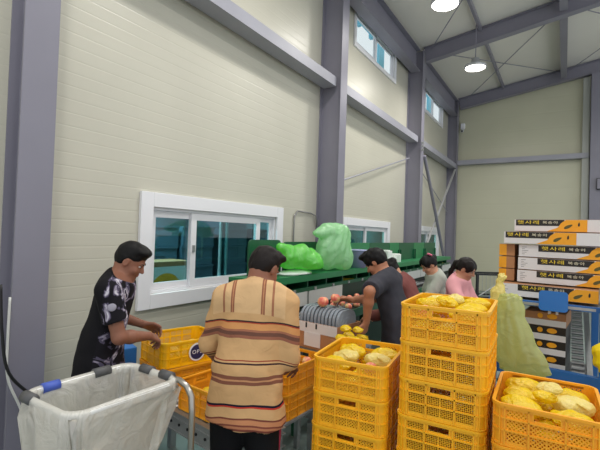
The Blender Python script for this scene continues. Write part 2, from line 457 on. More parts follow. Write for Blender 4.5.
def window(n, y0, y1, z0, z1, trim, sashes, glass, label_room=None, trimx=.04):
    w = empty('window_%d' % n, (0, (y0+y1)/2, (z0+z1)/2)); w['kind'] = 'structure'
    cy, cz = (y0+y1)/2, (z0+z1)/2
    b = MB(); H, W = z1-z0, y1-y0
    for s in (-1, 1):
        b.b2((.001, s*W/2-(trim if s > 0 else 0), -H/2), (trimx, s*W/2+(trim if s < 0 else 0), H/2))
        b.b2((.001, -W/2+trim, s*H/2-(trim if s > 0 else 0)), (trimx, W/2-trim, s*H/2+(trim if s < 0 else 0)))
    b.build('window_trim', M_WHITE, w, bevel=.004)
    iy0, iy1, iz0, iz1 = y0+trim-cy, y1-trim-cy, z0+trim-cz, z1-trim-cz
    b = MB()
    for s, t in ((iz0, .03), (iz1-.03, .03)): b.b2((-.095, iy0+.001, s+.001), (-.005, iy1-.001, s+t-.001))
    for s in (iy0, iy1-.03): b.b2((-.095, s+.001, iz0+.03), (-.005, s+.029, iz1-.03))
    b.build('window_frame', M_WHITE, w)
    for k, (a, c, depth, st) in enumerate(sashes):
        a -= cy; c -= cy; x = -.03-.035*depth; zz0, zz1 = iz0+.032, iz1-.032
        s = MB()
        s.b2((x-.015, a, zz0), (x+.015, a+st, zz1)).b2((x-.015, c-st, zz0), (x+.015, c, zz1))
        s.b2((x-.015, a+st, zz0), (x+.015, c-st, zz0+st)).b2((x-.015, a+st, zz1-st), (x+.015, c-st, zz1))
        so = s.build('sash', M_WHITE, w)
        MB().b2((x-.002, a+st, zz0+st), (x+.002, c-st, zz1-st)).build('pane', glass, so)
        if depth == 0: MB().b2((x+.015, a+st*.3, -.03), (x+.03, a+st*.7, .05)).build('latch', M_GALV, so)
    return w
window(1, 2.66, 5.15, .95, 2.15, .15, [(2.84, 3.45, 1, .07), (3.38, 4.66, 0, .08), (4.60, 4.97, 1, .05), (3.92, 4.06, 1.4, .025)], M_GLASS)
window(2, 7.17, 9.71, .95, 2.12, .15, [(7.35, 8.4, 1, .06), (8.34, 9.53, 0, .06)], M_PALEGLASS)
window(3, 11.9, 14.45, .95, 2.12, .15, [(12.08, 13.2, 1, .06), (13.14, 14.27, 0, .06)], M_PALEGLASS)
window(4, 7.42, 9.83, 5.53, 6.34, .08, [(7.53, 8.66, 0, .05), (8.6, 9.72, 1, .05)], M_SKYGLASS)
window(5, 12.32, 14.53, 5.52, 6.34, .08, [(12.43, 13.45, 0, .05), (13.4, 14.42, 1, .05)], M_SKYGLASS)
# the store room behind the lower windows
M_STORE = mat('store_room_paint', (92, 116, 128), .7)
def store():
    b = MB()
    b.b2((-2.2, 1.5, 0), (-2.1, 15.5, 2.9)).b2((-2.1, 1.4, 0), (-.11, 1.5, 2.9)).b2((-2.1, 15.5, 0), (-.11, 15.6, 2.9)).b2((-2.2, 1.4, 2.9), (-.11, 15.6, 3.0)).b2((-2.2, 1.4, -.1), (-.11, 15.6, 0))
    return struct(b.build('wall_store_room', M_STORE))
store()
# blue gutter boards outside, under the eave
M_BLUE = mat('blue_fascia', (130, 205, 230), .5)
for y0, y1 in ((7.0, 10.2), (12.0, 15)):
    b = MB().b2((-.75, y0, 6.98), (-.6, y1, 7.2)).b2((-.62, y0, 7.2), (-.2, y1, 7.26)).b2((-.75, y1+.25, 6.3), (-.68, y1+.6, 6.98))
    for k in range(4): b.b2((-.7, y0+.5+k*.75, 6.8), (-.62, y0+.62+k*.75, 7.0))
    struct(b.build('trim_2' if y0 < 10 else 'trim_3', M_BLUE))

# ================================================================== LIGHT
LAMPS = [(1.74, 7.5, 5.95), (1.73, 10.55, 5.9)]
M_LAMP = mat('lamp_glow', (255, 252, 244), .3, emit=((255, 250, 240), 9))
M_LAMPB = mat('lamp_housing', (196, 198, 202), .35, .4)
def high_bay(p, cordtop, label):
    t = empty('ceiling_lamp', p, 0, label, 'lamp', 'hanging high bay lamps')
    MB().lathe([(.23, -.03), (.25, 0), (.245, .03), (.16, .07), (.1, .1), (.085, .2), (.03, .22)], n=32).build('housing', M_LAMPB, t, smooth=True)
    MB().lathe([(.05, -.047), (.17, -.042), (.225, -.031)], n=32).build('diffuser', M_LAMP, t, smooth=True)
    MB().tube([(0, 0, .22), (0, 0, cordtop-p[2])], .012, 6).build('cord', M_STEEL, t)
    return t
high_bay(LAMPS[0], roof_z(1.74), 'white disc high bay lamp hung from the roof at the top edge, nearer of two')
high_bay(LAMPS[1], roof_z(1.73), 'white disc high bay lamp hanging beyond the first, close to the far rafter')
def light(name, loc, power, size, col=(1, .97, .92)):
    l = bpy.data.lights.new(name, 'AREA'); l.shape = 'DISK'; l.size = size; l.energy = power; l.color = col; l.spread = R(170)
    o = bpy.data.objects.new(name, l); C.objects.link(o); o.location = loc; return o
for p in LAMPS: light('lamp_light', (p[0], p[1], p[2]-.06), 64, .45)
for yy in (3.6, 8.4, 13.2): light('store_room_fill', (-1.1, yy, 2.85), 120, .5, (.85, .95, 1))  # added fill without fixtures, brightens the dark room behind the lower panes
# the hall's other lamps, outside the frame
for p in ((1.9, 3.9, 5.9), (1.9, .3, 5.9), (5.4, 7.5, 6.3), (5.4, 3.9, 6.3), (5.4, .3, 6.3), (5.4, 11, 6.3)): light('lamp_light', p, 52, .45)
w = bpy.data.worlds.new('sky'); S.world = w; w.use_nodes = True
bg = w.node_tree.nodes['Background']; bg.inputs[0].default_value = (.93, .97, 1.0, 1); bg.inputs[1].default_value = .95
S.view_settings.view_transform = 'Standard'; S.view_settings.look = 'None'; S.view_settings.gamma = 1; S.view_settings.exposure = 0.0
S.view_settings.use_curve_mapping = False
S.cycles.use_denoising = True
S.cycles.max_bounces = 6; S.cycles.transparent_max_bounces = 16

# conduit, junction boxes, camera
o = MB().tube([(.02, 5.46, 1.3), (.02, 5.48, 2.05), (.03, 5.55, 2.13), (.03, 5.95, 2.12), (.05, 6.1, 2.08), (.05, 6.14, 1.9)], .012, 8).build('cable_conduit', mat('grey_conduit', (140, 140, 138), .5), smooth=True)
tag(o, 'thin grey cable conduit bent along the wall beside the middle column', 'conduit')
t = empty('security_camera', (.46, 15.6, 5.68), 0, 'small white security camera box on the far wall near the corner column', 'security camera')
MB().box((0, .05, .12), (.14, .1, .2)).build('mount_box', M_WHITE, t, bevel=.01)
MB().tube([(0, .0, -.04), (.02, -.18, -.1)], .05, 12).build('camera_barrel', M_WHITE, t, smooth=True)
MB().tube([(.02, -.18, -.1), (.021, -.2, -.106)], .035, 12).build('lens', M_DARK, t)
t = empty('mounted_junction_box', (4.45, 15.235, 3.55), 0, 'dark junction box fixed on the post at the frame edge', 'junction box')
MB().box((0, 0, 0), (.12, .1, .34)).build('box_body', M_DARK, t, bevel=.01); MB().box((0, -.055, 0), (.1, .008, .3)).build('lid', M_STEEL, t)
# cables down the nearest column
o = MB().tube(smooth_path([(.25, 1.435, 1.25), (.245, 1.435, .95), (.245, 1.445, .68), (.245, 1.53, .45), (.245, 1.63, .2), (.25, 1.74, .05), (.3, 1.9, .014), (.36, 2.3, .014)]), .009, 8).build('power_cord', mat('white_cord', (226, 226, 222), .5), smooth=True)
tag(o, 'white power cord hanging down the big steel column', 'cord')
o = MB().tube(smooth_path([(.28, 1.36, 1.35), (.29, 1.38, 1.0), (.30, 1.43, .72), (.31, 1.60, .5), (.36, 1.78, .28), (.5, 1.86, .1), (.62, 1.6, .018), (.7, 1.2, .016)]), .011, 8).build('power_cord', M_DARK, smooth=True)
tag(o, 'black power cable looping down past the big steel column', 'cord')
# ================================================================== CRATES
CW, CD, CH, CP = .42, .507, .181, .182
M_CRATE = mat('yellow_crate_plastic', (250, 184, 30), .38, 0, .45, noise=(6, .06))
M_CRATE2 = mat('orange_crate_plastic', (248, 170, 36), .4, 0, .45, noise=(6, .06))
M_CRATE3 = mat('bright_yellow_crate_plastic', (255, 196, 16), .38, 0, .45, noise=(6, .05))
def clip_seg(p, d, x0, y0, x1, y1):
    t0, t1 = -9., 9.
    for q, v, a, b in ((p[0], d[0], x0, x1), (p[1], d[1], y0, y1)):
        if abs(v) < 1e-9:
            if q < a or q > b: return None
        else:
            u, w_ = (a-q)/v, (b-q)/v
            if u > w_: u, w_ = w_, u
            t0, t1 = max(t0, u), min(t1, w_)
    return (t0, t1) if t1-t0 > .004 else None
def crate_side(b, L, H, M, cols, hand):
    """one wall of the crate in its own plane: u along, v up, w outward"""
    def bx(u0, u1, v0, v1, w0=-.004, w1=.0):
        b.prism([(u0, v0), (u1, v0), (u1, v1), (u0, v1)], M @ Matrix.Translation((0, 0, w0)), w1-w0)
    rows = [(.02, .052), (.060, .092), (.104, .146)] if H < .17 else [(.022, .062), (.072, .112), (.124, .158)]
    x0 = -L/2
    xs = [x0]+[v for c in cols for v in c[:2]]+[L/2]
    # solid strips between the openings
    for a, c in zip(xs[0::2], xs[1::2]): bx(a, c, .004, H-.006)
    lastv = .004
    for r, (v0, v1) in enumerate(rows+[(H-.006, H-.006)]):
        for c in cols: bx(c[0], c[1], lastv, v0)
        lastv = v1
    for r, (v0, v1) in enumerate(rows):
        for c0, c1, kind in cols:
            if kind == 'hand' and r == 2:
                h0, h1 = c0+(c1-c0)*.05, c1-(c1-c0)*.05
                bx(c0, h0, v0, v1); bx(h1, c1, v0, v1); bx(h0, h1, v0, v0+.006)
                for s in ((h0, h0+.006), (h1-.006, h1)): bx(s[0], s[1], v0+.006, v1, -.004, .003)
                continue
            cells = [(c0, c1)] if kind == 'lat' else [(c0, (c0+c1)/2-.004), ((c0+c1)/2+.004, c1)]
            if len(cells) == 2: bx((c0+c1)/2-.004, (c0+c1)/2+.004, v0, v1)
            for a, e in cells:
                st = .0165
                n = int((e-a+v1-v0)/st)+1
                for k in range(-n, n+1):
                    for dx in (1, -1):
                        p = ((a+e)/2+k*st, (v0+v1)/2); d = (.7071*dx, .7071)
                        q = clip_seg(p, d, a, v0, e, v1)
                        if not q: continue
                        A = (p[0]+d[0]*q[0], p[1]+d[1]*q[0]); B = (p[0]+d[0]*q[1], p[1]+d[1]*q[1]); nx, ny = -d[1]*.0024, d[0]*.0024
                        b.prism([(A[0]-nx, A[1]-ny), (B[0]-nx, B[1]-ny), (B[0]+nx, B[1]+ny), (A[0]+nx, A[1]+ny)][::1 if dx > 0 else 1], M @ Matrix.Translation((0, 0, -.003)), .003)
    # ribs standing proud
    for v in (rows[0][1]+.005, rows[1][1]+.006): bx(-L/2, L/2, v-.003, v+.003, 0, .006)
    for q in [cols[0][0]-.006]+[(a[1]+e[0])/2 for a, e in zip(cols, cols[1:])]+[cols[-1][1]+.006]: bx(q-.003, q+.003, .006, H-.012, 0, .006)
def crate_mesh(name, CW=CW, CD=CD, CH=CH):
    b = MB(); rc = .045; ins = .009; w, d = CW-2*ins, CD-2*ins
    ls, ll = w-2*rc, d-2*rc
    sh = lambda f: f*ls-ls/2
    colS = [(sh(.02), sh(.27), 'lat'), (sh(.31), sh(.69), 'hand'), (sh(.73), sh(.98), 'lat')]
    lo = lambda f: f*ll-ll/2
    colL = [(lo(.03), lo(.22), 'lat'), (lo(.26), lo(.48), 'lat2'), (lo(.52), lo(.74), 'lat2'), (lo(.78), lo(.97), 'lat')]
    for a, L, off, cols in ((0, ls, d/2, colS), (90, ll, w/2, colL), (180, ls, d/2, colS), (270, ll, w/2, colL)):
        # outward direction: -y turned by a
        Q = Matrix.Rotation(R(a), 4, 'Z')
        M = Q @ Matrix(((1, 0, 0, 0), (0, 0, -1, -off), (0, 1, 0, 0), (0, 0, 0, 1)))
        crate_side(b, L, CH, M, cols, True)
    # rounded corners
    n = 6
    for cx, cy, a0 in ((w/2-rc, d/2-rc, 0), (-w/2+rc, d/2-rc, 90), (-w/2+rc, -d/2+rc, 180), (w/2-rc, -d/2+rc, 270)):
        vs = []; fs = []
        for i in range(n+1):
            a = R(a0+90*i/n)
            for r_, z in ((rc, .004), (rc, CH-.006), (rc-.004, CH-.006), (rc-.004, .004)): vs.append((cx+r_*math.cos(a), cy+r_*math.sin(a), z))
        for i in range(n):
            for j in range(4): fs.append((i*4+j, (i+1)*4+j, (i+1)*4+(j+1) % 4, i*4+(j+1) % 4))
        b.add(vs, fs)
        for z in (.067, .118):
            for i in range(n):
                p = [Vector((cx+(rc+.003)*math.cos(R(a0+90*q/n)), cy+(rc+.003)*math.sin(R(a0+90*q/n)), z)) for q in (i, i+1)]
                b.bar(p[0], p[1], .006, .006)
        for k in (22, 68):
            a = R(a0+k); p = Vector((cx+(rc+.003)*math.cos(a), cy+(rc+.003)*math.sin(a), 0))
            b.bar(p+Vector((0, 0, .006)), p+Vector((0, 0, CH-.012)), .006, .006, (math.cos(a), math.sin(a), 0))
    # rim and foot flanges as rounded rings
    def ring(W, D_, r, z, h, t):
        out = rrect(W, D_, r, 6); inn = rrect(W-2*t, D_-2*t, max(r-t, .005), 6); k = len(out)
        vs = [(x, y, z) for x, y in out]+[(x, y, z+h) for x, y in out]+[(x, y, z+h) for x, y in inn]+[(x, y, z) for x, y in inn]
        fs = []
        for i in range(k):
            j = (i+1) % k
            for q in range(4): fs.append((q*k+i, q*k+j, ((q+1) % 4)*k+j, ((q+1) % 4)*k+i))
        b.add(vs, fs)
    ring(CW, CD, .05, CH-.012, .011, .014); ring(CW-.006, CD-.006, .048, CH-.022, .010, .010); ring(CW-.012, CD-.012, .046, 0, .009, .012)
    # floor of the crate: slats
    for k in range(11): b.box((-w/2+.02+k*(w-.04)/10, 0, .007), (.018, d-.01, .005))
    for k in range(9): b.box((0, -d/2+.02+k*(d-.04)/8, .007), (w-.01, .018, .005))
    return b.mesh(name)
CRATE_ME = {}
for nm, m in (('crate_yellow', M_CRATE), ('crate_orange', M_CRATE2), ('crate_bright', M_CRATE3)):
    if not CRATE_ME: me0 = crate_mesh(nm); me = me0
    else: me = me0.copy(); me.name = nm; me.materials.clear()
    me.materials.append(m); CRATE_ME[nm] = me
def crate(kind, p, rz, label, group=None):
    """p = where the near corner of the rim (front, +x side is the short side facing the camera) stands: front-left corner at rim height minus crate height"""
    o = bpy.data.objects.new('fruit_crate', CRATE_ME[kind]); C.objects.link(o); o.location = p; o.rotation_euler = (0, 0, rz)
    return tag(o, label, 'crate', group)
def from_fl(fl, rz):
    c, s = math.cos(rz), math.sin(rz); return Vector((fl[0]+c*CW/2-s*CD/2, fl[1]+s*CW/2+c*CD/2, 0))
ORD = ['topmost', 'second', 'third', 'fourth', 'fifth', 'sixth', 'seventh', 'lowest']
M_PALLET = mat('grey_pallet_plastic', (96, 100, 104), .5)
def dolly(p, rz, h, label, w=.40, d=.48):
    t = empty('crate_dolly', (p[0], p[1], 0), rz, label, 'dolly')
    MB().b2((-w/2, -d/2, h-.03), (w/2, d/2, h)).build('deck', M_PALLET, t, bevel=.006)
    for sx in (-1, 1):
        for sy in (-1, 1): MB().box((sx*(w/2-.04), sy*(d/2-.04), (h-.03)/2), (.06, .06, h-.03)).build('leg', M_PALLET, t)
    return t
# tall stack (six crates) in the middle right
PA = from_fl((2.905, 2.045), R(3)); ZA = 1.448
la = {0: 'yellow crate heaped with bagged fruit, top of the tallest crate stack', 1: 'second yellow crate down in the tallest stack, handle slot facing out',
      2: 'third yellow crate down in the tallest stack', 3: 'fourth yellow crate down in the tallest stack, at the picture edge', 4: 'fifth yellow crate down in the tallest stack', 5: 'lowest yellow crate of the tallest stack'}
for k in range(6): crate('crate_yellow', (PA.x+random.uniform(-.004, .004)*(k > 0), PA.y, ZA-CH-k*CP), R(3)+R(random.uniform(-.6, .6))*(k > 0), la[k], 'crates of the tallest stack')
dolly(PA, R(3), ZA-CH-5*CP-.001, 'low grey dolly under the tallest crate stack')
PB = from_fl((2.44, 1.99), R(7)); ZB = 1.112
lb = {0: 'open yellow crate of bagged peaches, top of the stack beside the striped shirt', 1: 'second yellow crate in the stack beside the striped shirt', 2: 'third yellow crate in the stack beside the striped shirt',
      3: 'fourth yellow crate in the stack beside the striped shirt', 4: 'lowest yellow crate in the stack beside the striped shirt'}
for k in range(5): crate('crate_yellow', (PB.x, PB.y, ZB-CH-k*CP), R(7)+R(random.uniform(-.6, .6))*(k > 0), lb[k], 'crates of the middle stack')
dolly(PB, R(7), ZB-CH-4*CP-.001, 'low grey dolly under the stack beside the striped shirt')
PC = from_fl((3.345, 1.995), R(2)); ZC = 1.083
lc = {0: 'big orange crate of yellow bagged fruit in front of the blue rack', 1: 'second orange crate under the fruit crate before the blue rack', 2: 'third orange crate under the fruit crate before the blue rack', 3: 'fourth orange crate in the stack before the blue rack', 4: 'lowest orange crate in the stack before the blue rack'}
for k in range(5): crate('crate_orange', (PC.x, PC.y, ZC-CH-k*CP), R(2)+R(random.uniform(-.6, .6))*(k > 0), lc[k], 'crates of the stack before the rack')
dolly(PC, R(2), ZC-CH-4*CP-.001, 'low grey dolly under the orange crates before the blue rack')
# crates on the roller conveyor by the window: L over L2, S, and W over W2
def from_fr(fr, rz):
    c, s = math.cos(rz), math.sin(rz); return Vector((fr[0]-c*CW/2-s*CD/2, fr[1]-s*CW/2+c*CD/2, 0))
ZCV = .600
PL = from_fr((1.235, 1.985), R(-15))
LT = crate('crate_bright', (PL.x, PL.y, ZCV+.002+CP), R(-15), 'bright yellow crate with a round dark sticker, held by the man in patterned shirt', 'crates on the roller conveyor')
crate('crate_orange', (PL.x+.012, PL.y-.012, ZCV+.002), R(-13), 'orange crate underneath the bright yellow one on the roller conveyor', 'crates on the roller conveyor')
PS = Vector((1.44+.2535*math.cos(R(-6))+.21*math.sin(R(6)), 1.93+.2535*math.sin(R(-6))+.21*math.cos(R(6)), 0))
crate('crate_orange', (PS.x, PS.y, ZCV+.002), R(84), 'orange crate on the roller conveyor half hidden behind the striped shirt', 'crates on the roller conveyor')
ZW = .845
PW = from_fr((2.02, 2.385), R(-4))
crate('crate_orange', (PW.x, PW.y, ZW-CH), R(-4), 'yellow crate of peaches the striped-shirt man reaches into', 'crates at the striped-shirt man')
crate('crate_orange', (PW.x, PW.y, ZW-CH-CP), R(-3.5), 'crate below the peach crate the striped-shirt man reaches into', 'crates at the striped-shirt man')
# sticker on the held crate
Ms = mat('sticker_navy', (38, 40, 84), .5); Mw = mat('sticker_white', (240, 240, 240), .5)
st = empty('sticker', (CW/2-.002, .02, .088)); st.parent = LT
Q = Matrix(((0, 0, 1, 0), (1, 0, 0, 0), (0, 1, 0, 0), (0, 0, 0, 1)))
b = MB(); b.prism([(.066*math.cos(a*PI/20), .066*math.sin(a*PI/20)) for a in range(40)], Q, .002); b.build('sticker_rim', Mw, st)
b = MB(); b.prism([(.054*math.cos(a*PI/20), .054*math.sin(a*PI/20)) for a in range(40)], Q @ Matrix.Translation((0, 0, .0021)), .001); b.build('sticker_disc', Ms, st)
text_obj('lettering', 'OPS', .042, Mw, st, Q @ Matrix.Translation((0, 0, .0036)), .0004, .08)

# ================================================================== BAGGED FRUIT AND PEACHES
M_BAGY = film('yellow_fruit_bag', (255, 224, 16), .06, .3, .3, (26, .8, .014), .08)
M_BAGW = film('pale_yellow_fruit_bag', (255, 238, 140), .08, .3, .25, (26, .8, .014), .1)
def peach_mat():
    m = bpy.data.materials.new('peach_skin'); m.use_nodes = True; nt = m.node_tree; N = nt.nodes.new; L = nt.links.new
    b = nt.nodes['Principled BSDF']; b.inputs['Roughness'].default_value = .55
    tc = N('ShaderNodeTexCoord'); n = N('ShaderNodeTexNoise'); n.inputs['Scale'].default_value = 16; L(tc.outputs['Object'], n.inputs['Vector'])
    r = N('ShaderNodeValToRGB'); e = r.color_ramp.elements
    e[0].position = .36; e[0].color = rgba((226, 104, 92)); e[1].position = .62; e[1].color = rgba((246, 206, 140)); q = r.color_ramp.elements.new(.5); q.color = rgba((238, 150, 122))
    L(n.outputs['Fac'], r.inputs[0]); L(r.outputs[0], b.inputs['Base Color'])
    return m
M_PEACH = peach_mat()
def bag_mesh(seed, r=.055, ax=1.):
    rnd = random.Random(seed); B = Blob((-r*1.6,)*3, (r*1.6,)*3, .0048 if r < .07 else .006)
    B.ell((0, 0, 0), (r*ax, r*.95, r*.86), .01)
    a = rnd.uniform(0, 6.28); dx, dy = math.cos(a), math.sin(a)
    for q in range(3):
        a += rnd.uniform(1.4, 2.6); dx, dy = math.cos(a), math.sin(a); zz = rnd.uniform(-.2, .6)*r
        B.cone((dx*r*.5, dy*r*.5, zz), (dx*r*.80, dy*r*.80, zz+rnd.uniform(-.1, .3)*r), r*.4, r*.24, .012, ((-dy*rnd.uniform(.2, 1), dx*rnd.uniform(.2, 1), .8), .28))
    B.wrinkle(.0055, 62, seed); B.wrinkle(.0022, 150, seed+9)
    return B.mesh('fruit_bag')
BAGS = [bag_mesh(s) for s in range(4)]
BIG = [bag_mesh(s+20, .068, 1.2) for s in range(5)]
BAGS2 = []; BIG2 = []
for src, dst in ((BAGS, BAGS2), (BIG, BIG2)):
    for me in src:
        c = me.copy(); c.materials.append(M_BAGW); dst.append(c); me.materials.append(M_BAGY)
def peach_mesh(seed=1, r=.04):
    B = Blob((-.06, -.06, -.06), (.06, .06, .06), .004)
    B.ell((0, 0, 0), (r, r, r*.92), .01)
    for k in range(9):
        t = -1.2+k*.3; B.ell((0, r*1.02*math.cos(t), r*.98*math.sin(t)), (.002, .006, .006), .008, None, True)
    B.ell((0, 0, r*.98), (.008, .008, .012), .012, None, True)
    return B.mesh('peach')
PEACH = peach_mesh(); PEACH.materials.append(M_PEACH)
def put(name, me, p, label, cat, group, rot=None, s=1.):
    o = bpy.data.objects.new(name, me); C.objects.link(o); o.location = p
    o.rotation_euler = rot or (random.uniform(-.25, .25), random.uniform(-.25, .25), random.uniform(0, 6.28)); o.scale = (s, s, s*(.64 if name == 'fruit_bag' else 1))
    return tag(o, label, cat, group)
def fill(P, rz, zbase, nx, ny, layers_, label, group, white=.25, peach=0., plabel=None, pgroup=None, top=.0, s=1.):
    """rows of single bagged fruits in a crate; layers = heights above the crate's floor"""
    c, s_ = math.cos(rz), math.sin(rz)
    layers = [(z, nx, ny, 0) for z in layers_[:1]]+[(z, 2, 3, 1) for z in layers_[1:]]
    for li, (z, nx, ny, big) in enumerate(layers):
        for i in range(nx):
            for j in range(ny):
                mg = .222 if big else .17; u = (i-(nx-1)/2)*(CW-mg)/(nx-1); v = (j-(ny-1)/2)*(CD-mg+.01)/(ny-1)
                u += random.uniform(-.003, .003); v += random.uniform(-.003, .003)
                p = (P.x+u*c-v*s_, P.y+u*s_+v*c, zbase+z+random.uniform(-.004, top if li == len(layers)-1 else .004))
                if random.random() < peach: put('peach', PEACH, p, plabel, 'peach', pgroup, None, .95)
                else: put('fruit_bag', random.choice(((BIG2 if big else BAGS2) if random.random() < white else (BIG if big else BAGS))), p, label, 'bagged fruit', group, (random.uniform(-.15, .15), random.uniform(-.15, .15), rz+random.uniform(-.2, .2)+PI*random.randint(0, 1)) if big else None, s if big else .84 if len(layers) == 1 else .78)
fill(PA, R(3), ZA-CH, 3, 4, (.05, .135), 'yellow bagged fruit heaped in the top crate of the tallest stack', 'bagged fruit in the tallest stack', .2, .06, 'reddish bare peach among the bags atop the tallest stack', 'peaches atop the tallest stack', .022)
fill(PB, R(7), ZB-CH, 3, 4, (.05, .127), 'yellow bagged fruit in the open crate beside the striped shirt', 'bagged fruit beside the striped shirt', .15, .12, 'pink bare peach in the open crate beside the striped shirt', 'peaches beside the striped shirt', .01)
fill(PC, R(2), ZC-CH, 3, 4, (.05, .126), 'yellow bagged fruit in the orange crate before the blue rack', 'bagged fruit before the rack', .15, .04, 'reddish bare peach in the orange crate before the blue rack', 'peaches before the rack', .03)
fill(PL, R(-15), ZCV+.002+CP, 3, 4, (.065,), 'pale bagged fruit in the crate held by the man in the patterned shirt', 'bagged fruit in the held crate', .7)
fill(PS, R(84), ZCV+.002, 3, 4, (.065,), 'pale bagged fruit in the crate half hidden by the striped shirt', 'bagged fruit in the half hidden crate', .6, .2, 'peach in the crate half hidden by the striped shirt', 'peaches in the half hidden crate')
fill(PW, R(-4), ZW-CH, 3, 4, (.05, .128), 'yellow bagged fruit in the crate under the striped-shirt man\'s hand', 'bagged fruit under the reaching hand', .2, .45, 'pink peach in the crate under the striped-shirt man\'s hand', 'peaches under the reaching hand')

for P_, rz_, z_, lab, grp in ((PA, R(3), ZA-CH, 'yellow bagged fruit lying highest in the top crate of the tallest stack', 'highest bagged fruit in the tallest stack'),
                              (PC, R(2), ZC-CH, 'yellow bagged fruit lying highest in the orange crate before the blue rack', 'highest bagged fruit before the rack')):
    for k, (u, v) in enumerate(((-.005, -.07), (.01, .075))):
        put('fruit_bag', (BIG, BIG2)[k][k], (P_.x+u, P_.y+v, z_+.184), lab, 'bagged fruit', grp, None, .66)
# ================================================================== ROLLER CONVEYORS
def roller_conveyor(x0, x1, yc, wd, z, rz, label, leg_z=True):
    t = empty('roller_conveyor', ((x0+x1)/2, yc, 0), rz, label, 'conveyor'); L_ = x1-x0
    for s in (-1, 1):
        r_ = MB(); r_.b2((-L_/2, s*wd/2-.015, z-.13), (L_/2, s*wd/2-.012 if s < 0 else s*wd/2+.015, z-.005)); 
        ro = r_.build('side_rail', M_GALV, t)
        f = MB()
        for zz in (z-.008, z-.045, z-.127): f.b2((-L_/2, s*wd/2-.02, zz-.004), (L_/2, s*wd/2+.02, zz+.004))
        f.build('rail_flange', M_GALV, ro)
        for k in range(int(L_/.09)): MB().tube([(-L_/2+.05+k*.09, s*wd/2-.022, z-.075), (-L_/2+.05+k*.09, s*wd/2-.016, z-.075)], .009, 10).build('axle_hole', M_DARK, ro)
    for k in range(int(L_/.075)):
        x = -L_/2+.04+k*.075; MB().tube([(x, -wd/2+.016, z-.024), (x, wd/2-.016, z-.024)], .023, 12).build('roller', M_GALV, t, smooth=False)
    for sx in (-1, 1):
        for sy in (-1, 1): MB().box((sx*(L_/2-.08), sy*(wd/2-.03), (z-.14)/2), (.05, .05, z-.14)).build('leg', M_GALV, t)
    return t
M_BLUEP = mat('blue_painted_steel', (40, 106, 176), .4, 0, .5, noise=(5, .06))
roller_conveyor(.80, 1.92, 2.145, .42, ZCV, R(-8), 'silver roller conveyor carrying crates below the window')
roller_conveyor(1.58, 2.06, 2.60, .48, ZW-CH-CP-.002, R(-4), 'short low roller conveyor under the peach crates')
# blue box behind the man
t = empty('blue_box', (.60, 2.05, 0), R(-20), 'blue cardboard carton with pale slanted flash behind the man in patterned shirt', 'box')
MB().b2((-.14, -.13, .0), (.14, .13, .84)).build('carton', mat('blue_card', (40, 112, 186), .55), t, bevel=.006)
b = MB(); b.prism([(-.1, .60), (.12, .66), (.12, .82)], Matrix(((1, 0, 0, 0), (0, 0, -1, -.131), (0, 1, 0, 0), (0, 0, 0, 1))), .001); b.build('printed_flash', mat('pale_blue_print', (142, 188, 216), .55), t)

# ================================================================== SORTING MACHINE ALONG THE WALL
M_GREEN = mat('dark_green_paint', (16, 84, 54), .4, 0, .45, noise=(3, .06))
M_GREEN2 = mat('mid_green_paint', (36, 122, 74), .4, 0, .45, noise=(3, .06))
M_LGREEN = mat('worn_green_edge', (74, 140, 100), .45)
M_GREYP = mat('grey_white_panel', (196, 200, 196), .45, noise=(4, .04))
M_BELT = mat('black_belt', (26, 27, 28), .5)
M_YEL = mat('yellow_bin', (226, 200, 40), .45)
MY0, MY1, MX = 3.02, 10.4, 1.30
t = empty('sorting_machine', (0, 0, 0), 0, 'long dark green fruit sorting machine with shelf and black cup conveyor along the wall', 'machine')
MB().b2((.90, MY0, 1.315), (MX, MY1, 1.34)).build('shelf_top', M_GREEN2, t)
MB().b2((MX-.01, MY0, 1.275), (MX+.012, MY1, 1.342)).build('shelf_edge', M_GREEN2, t)
# compartments under the shelf
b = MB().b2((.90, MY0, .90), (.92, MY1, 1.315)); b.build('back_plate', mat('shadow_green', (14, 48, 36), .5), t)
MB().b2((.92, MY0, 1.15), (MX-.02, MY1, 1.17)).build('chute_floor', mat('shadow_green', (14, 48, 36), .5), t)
y = MY0; k = 0
while y < MY1-.05:
    MB().b2((.92, y, 1.17), (MX-.03, y+.025, 1.315)).build('divider', M_GREEN, t)
    y += .42; k += 1
MB().b2((MX-.03, MY0, 1.165), (MX, MY1, 1.205)).build('front_rail', M_GREEN, t)
y = MY0+.1
while y < MY1: MB().b2((MX, y, 1.17), (MX+.012, y+.04, 1.20)).build('rail_clip', M_GALV, t); y += .42
y = MY0; k = 0
while y < MY1-.3:
    if k % 5 != 2: MB().b2((MX-.02, y+.01, 1.02), (MX+.002, y+.80, 1.164)).build('front_panel', M_GREYP, t)
    y += .83; k += 1
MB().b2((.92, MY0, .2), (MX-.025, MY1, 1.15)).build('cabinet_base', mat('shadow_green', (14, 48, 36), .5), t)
for yy in np.arange(MY0+.1, MY1, 1.4):
    for xx in (.95, MX+.3): MB().b2((xx, yy, 0), (xx+.06, yy+.06, .92 if xx > 1 else .2)).build('leg', M_GREEN, t)
for i, yy in enumerate(np.arange(MY0+.15, MY1-.4, .84)):
    if i % 2 == 0: MB().b2((1.0, yy, 1.171), (MX-.035, yy+.26, 1.20)).build('bin_tray', M_YEL, t)
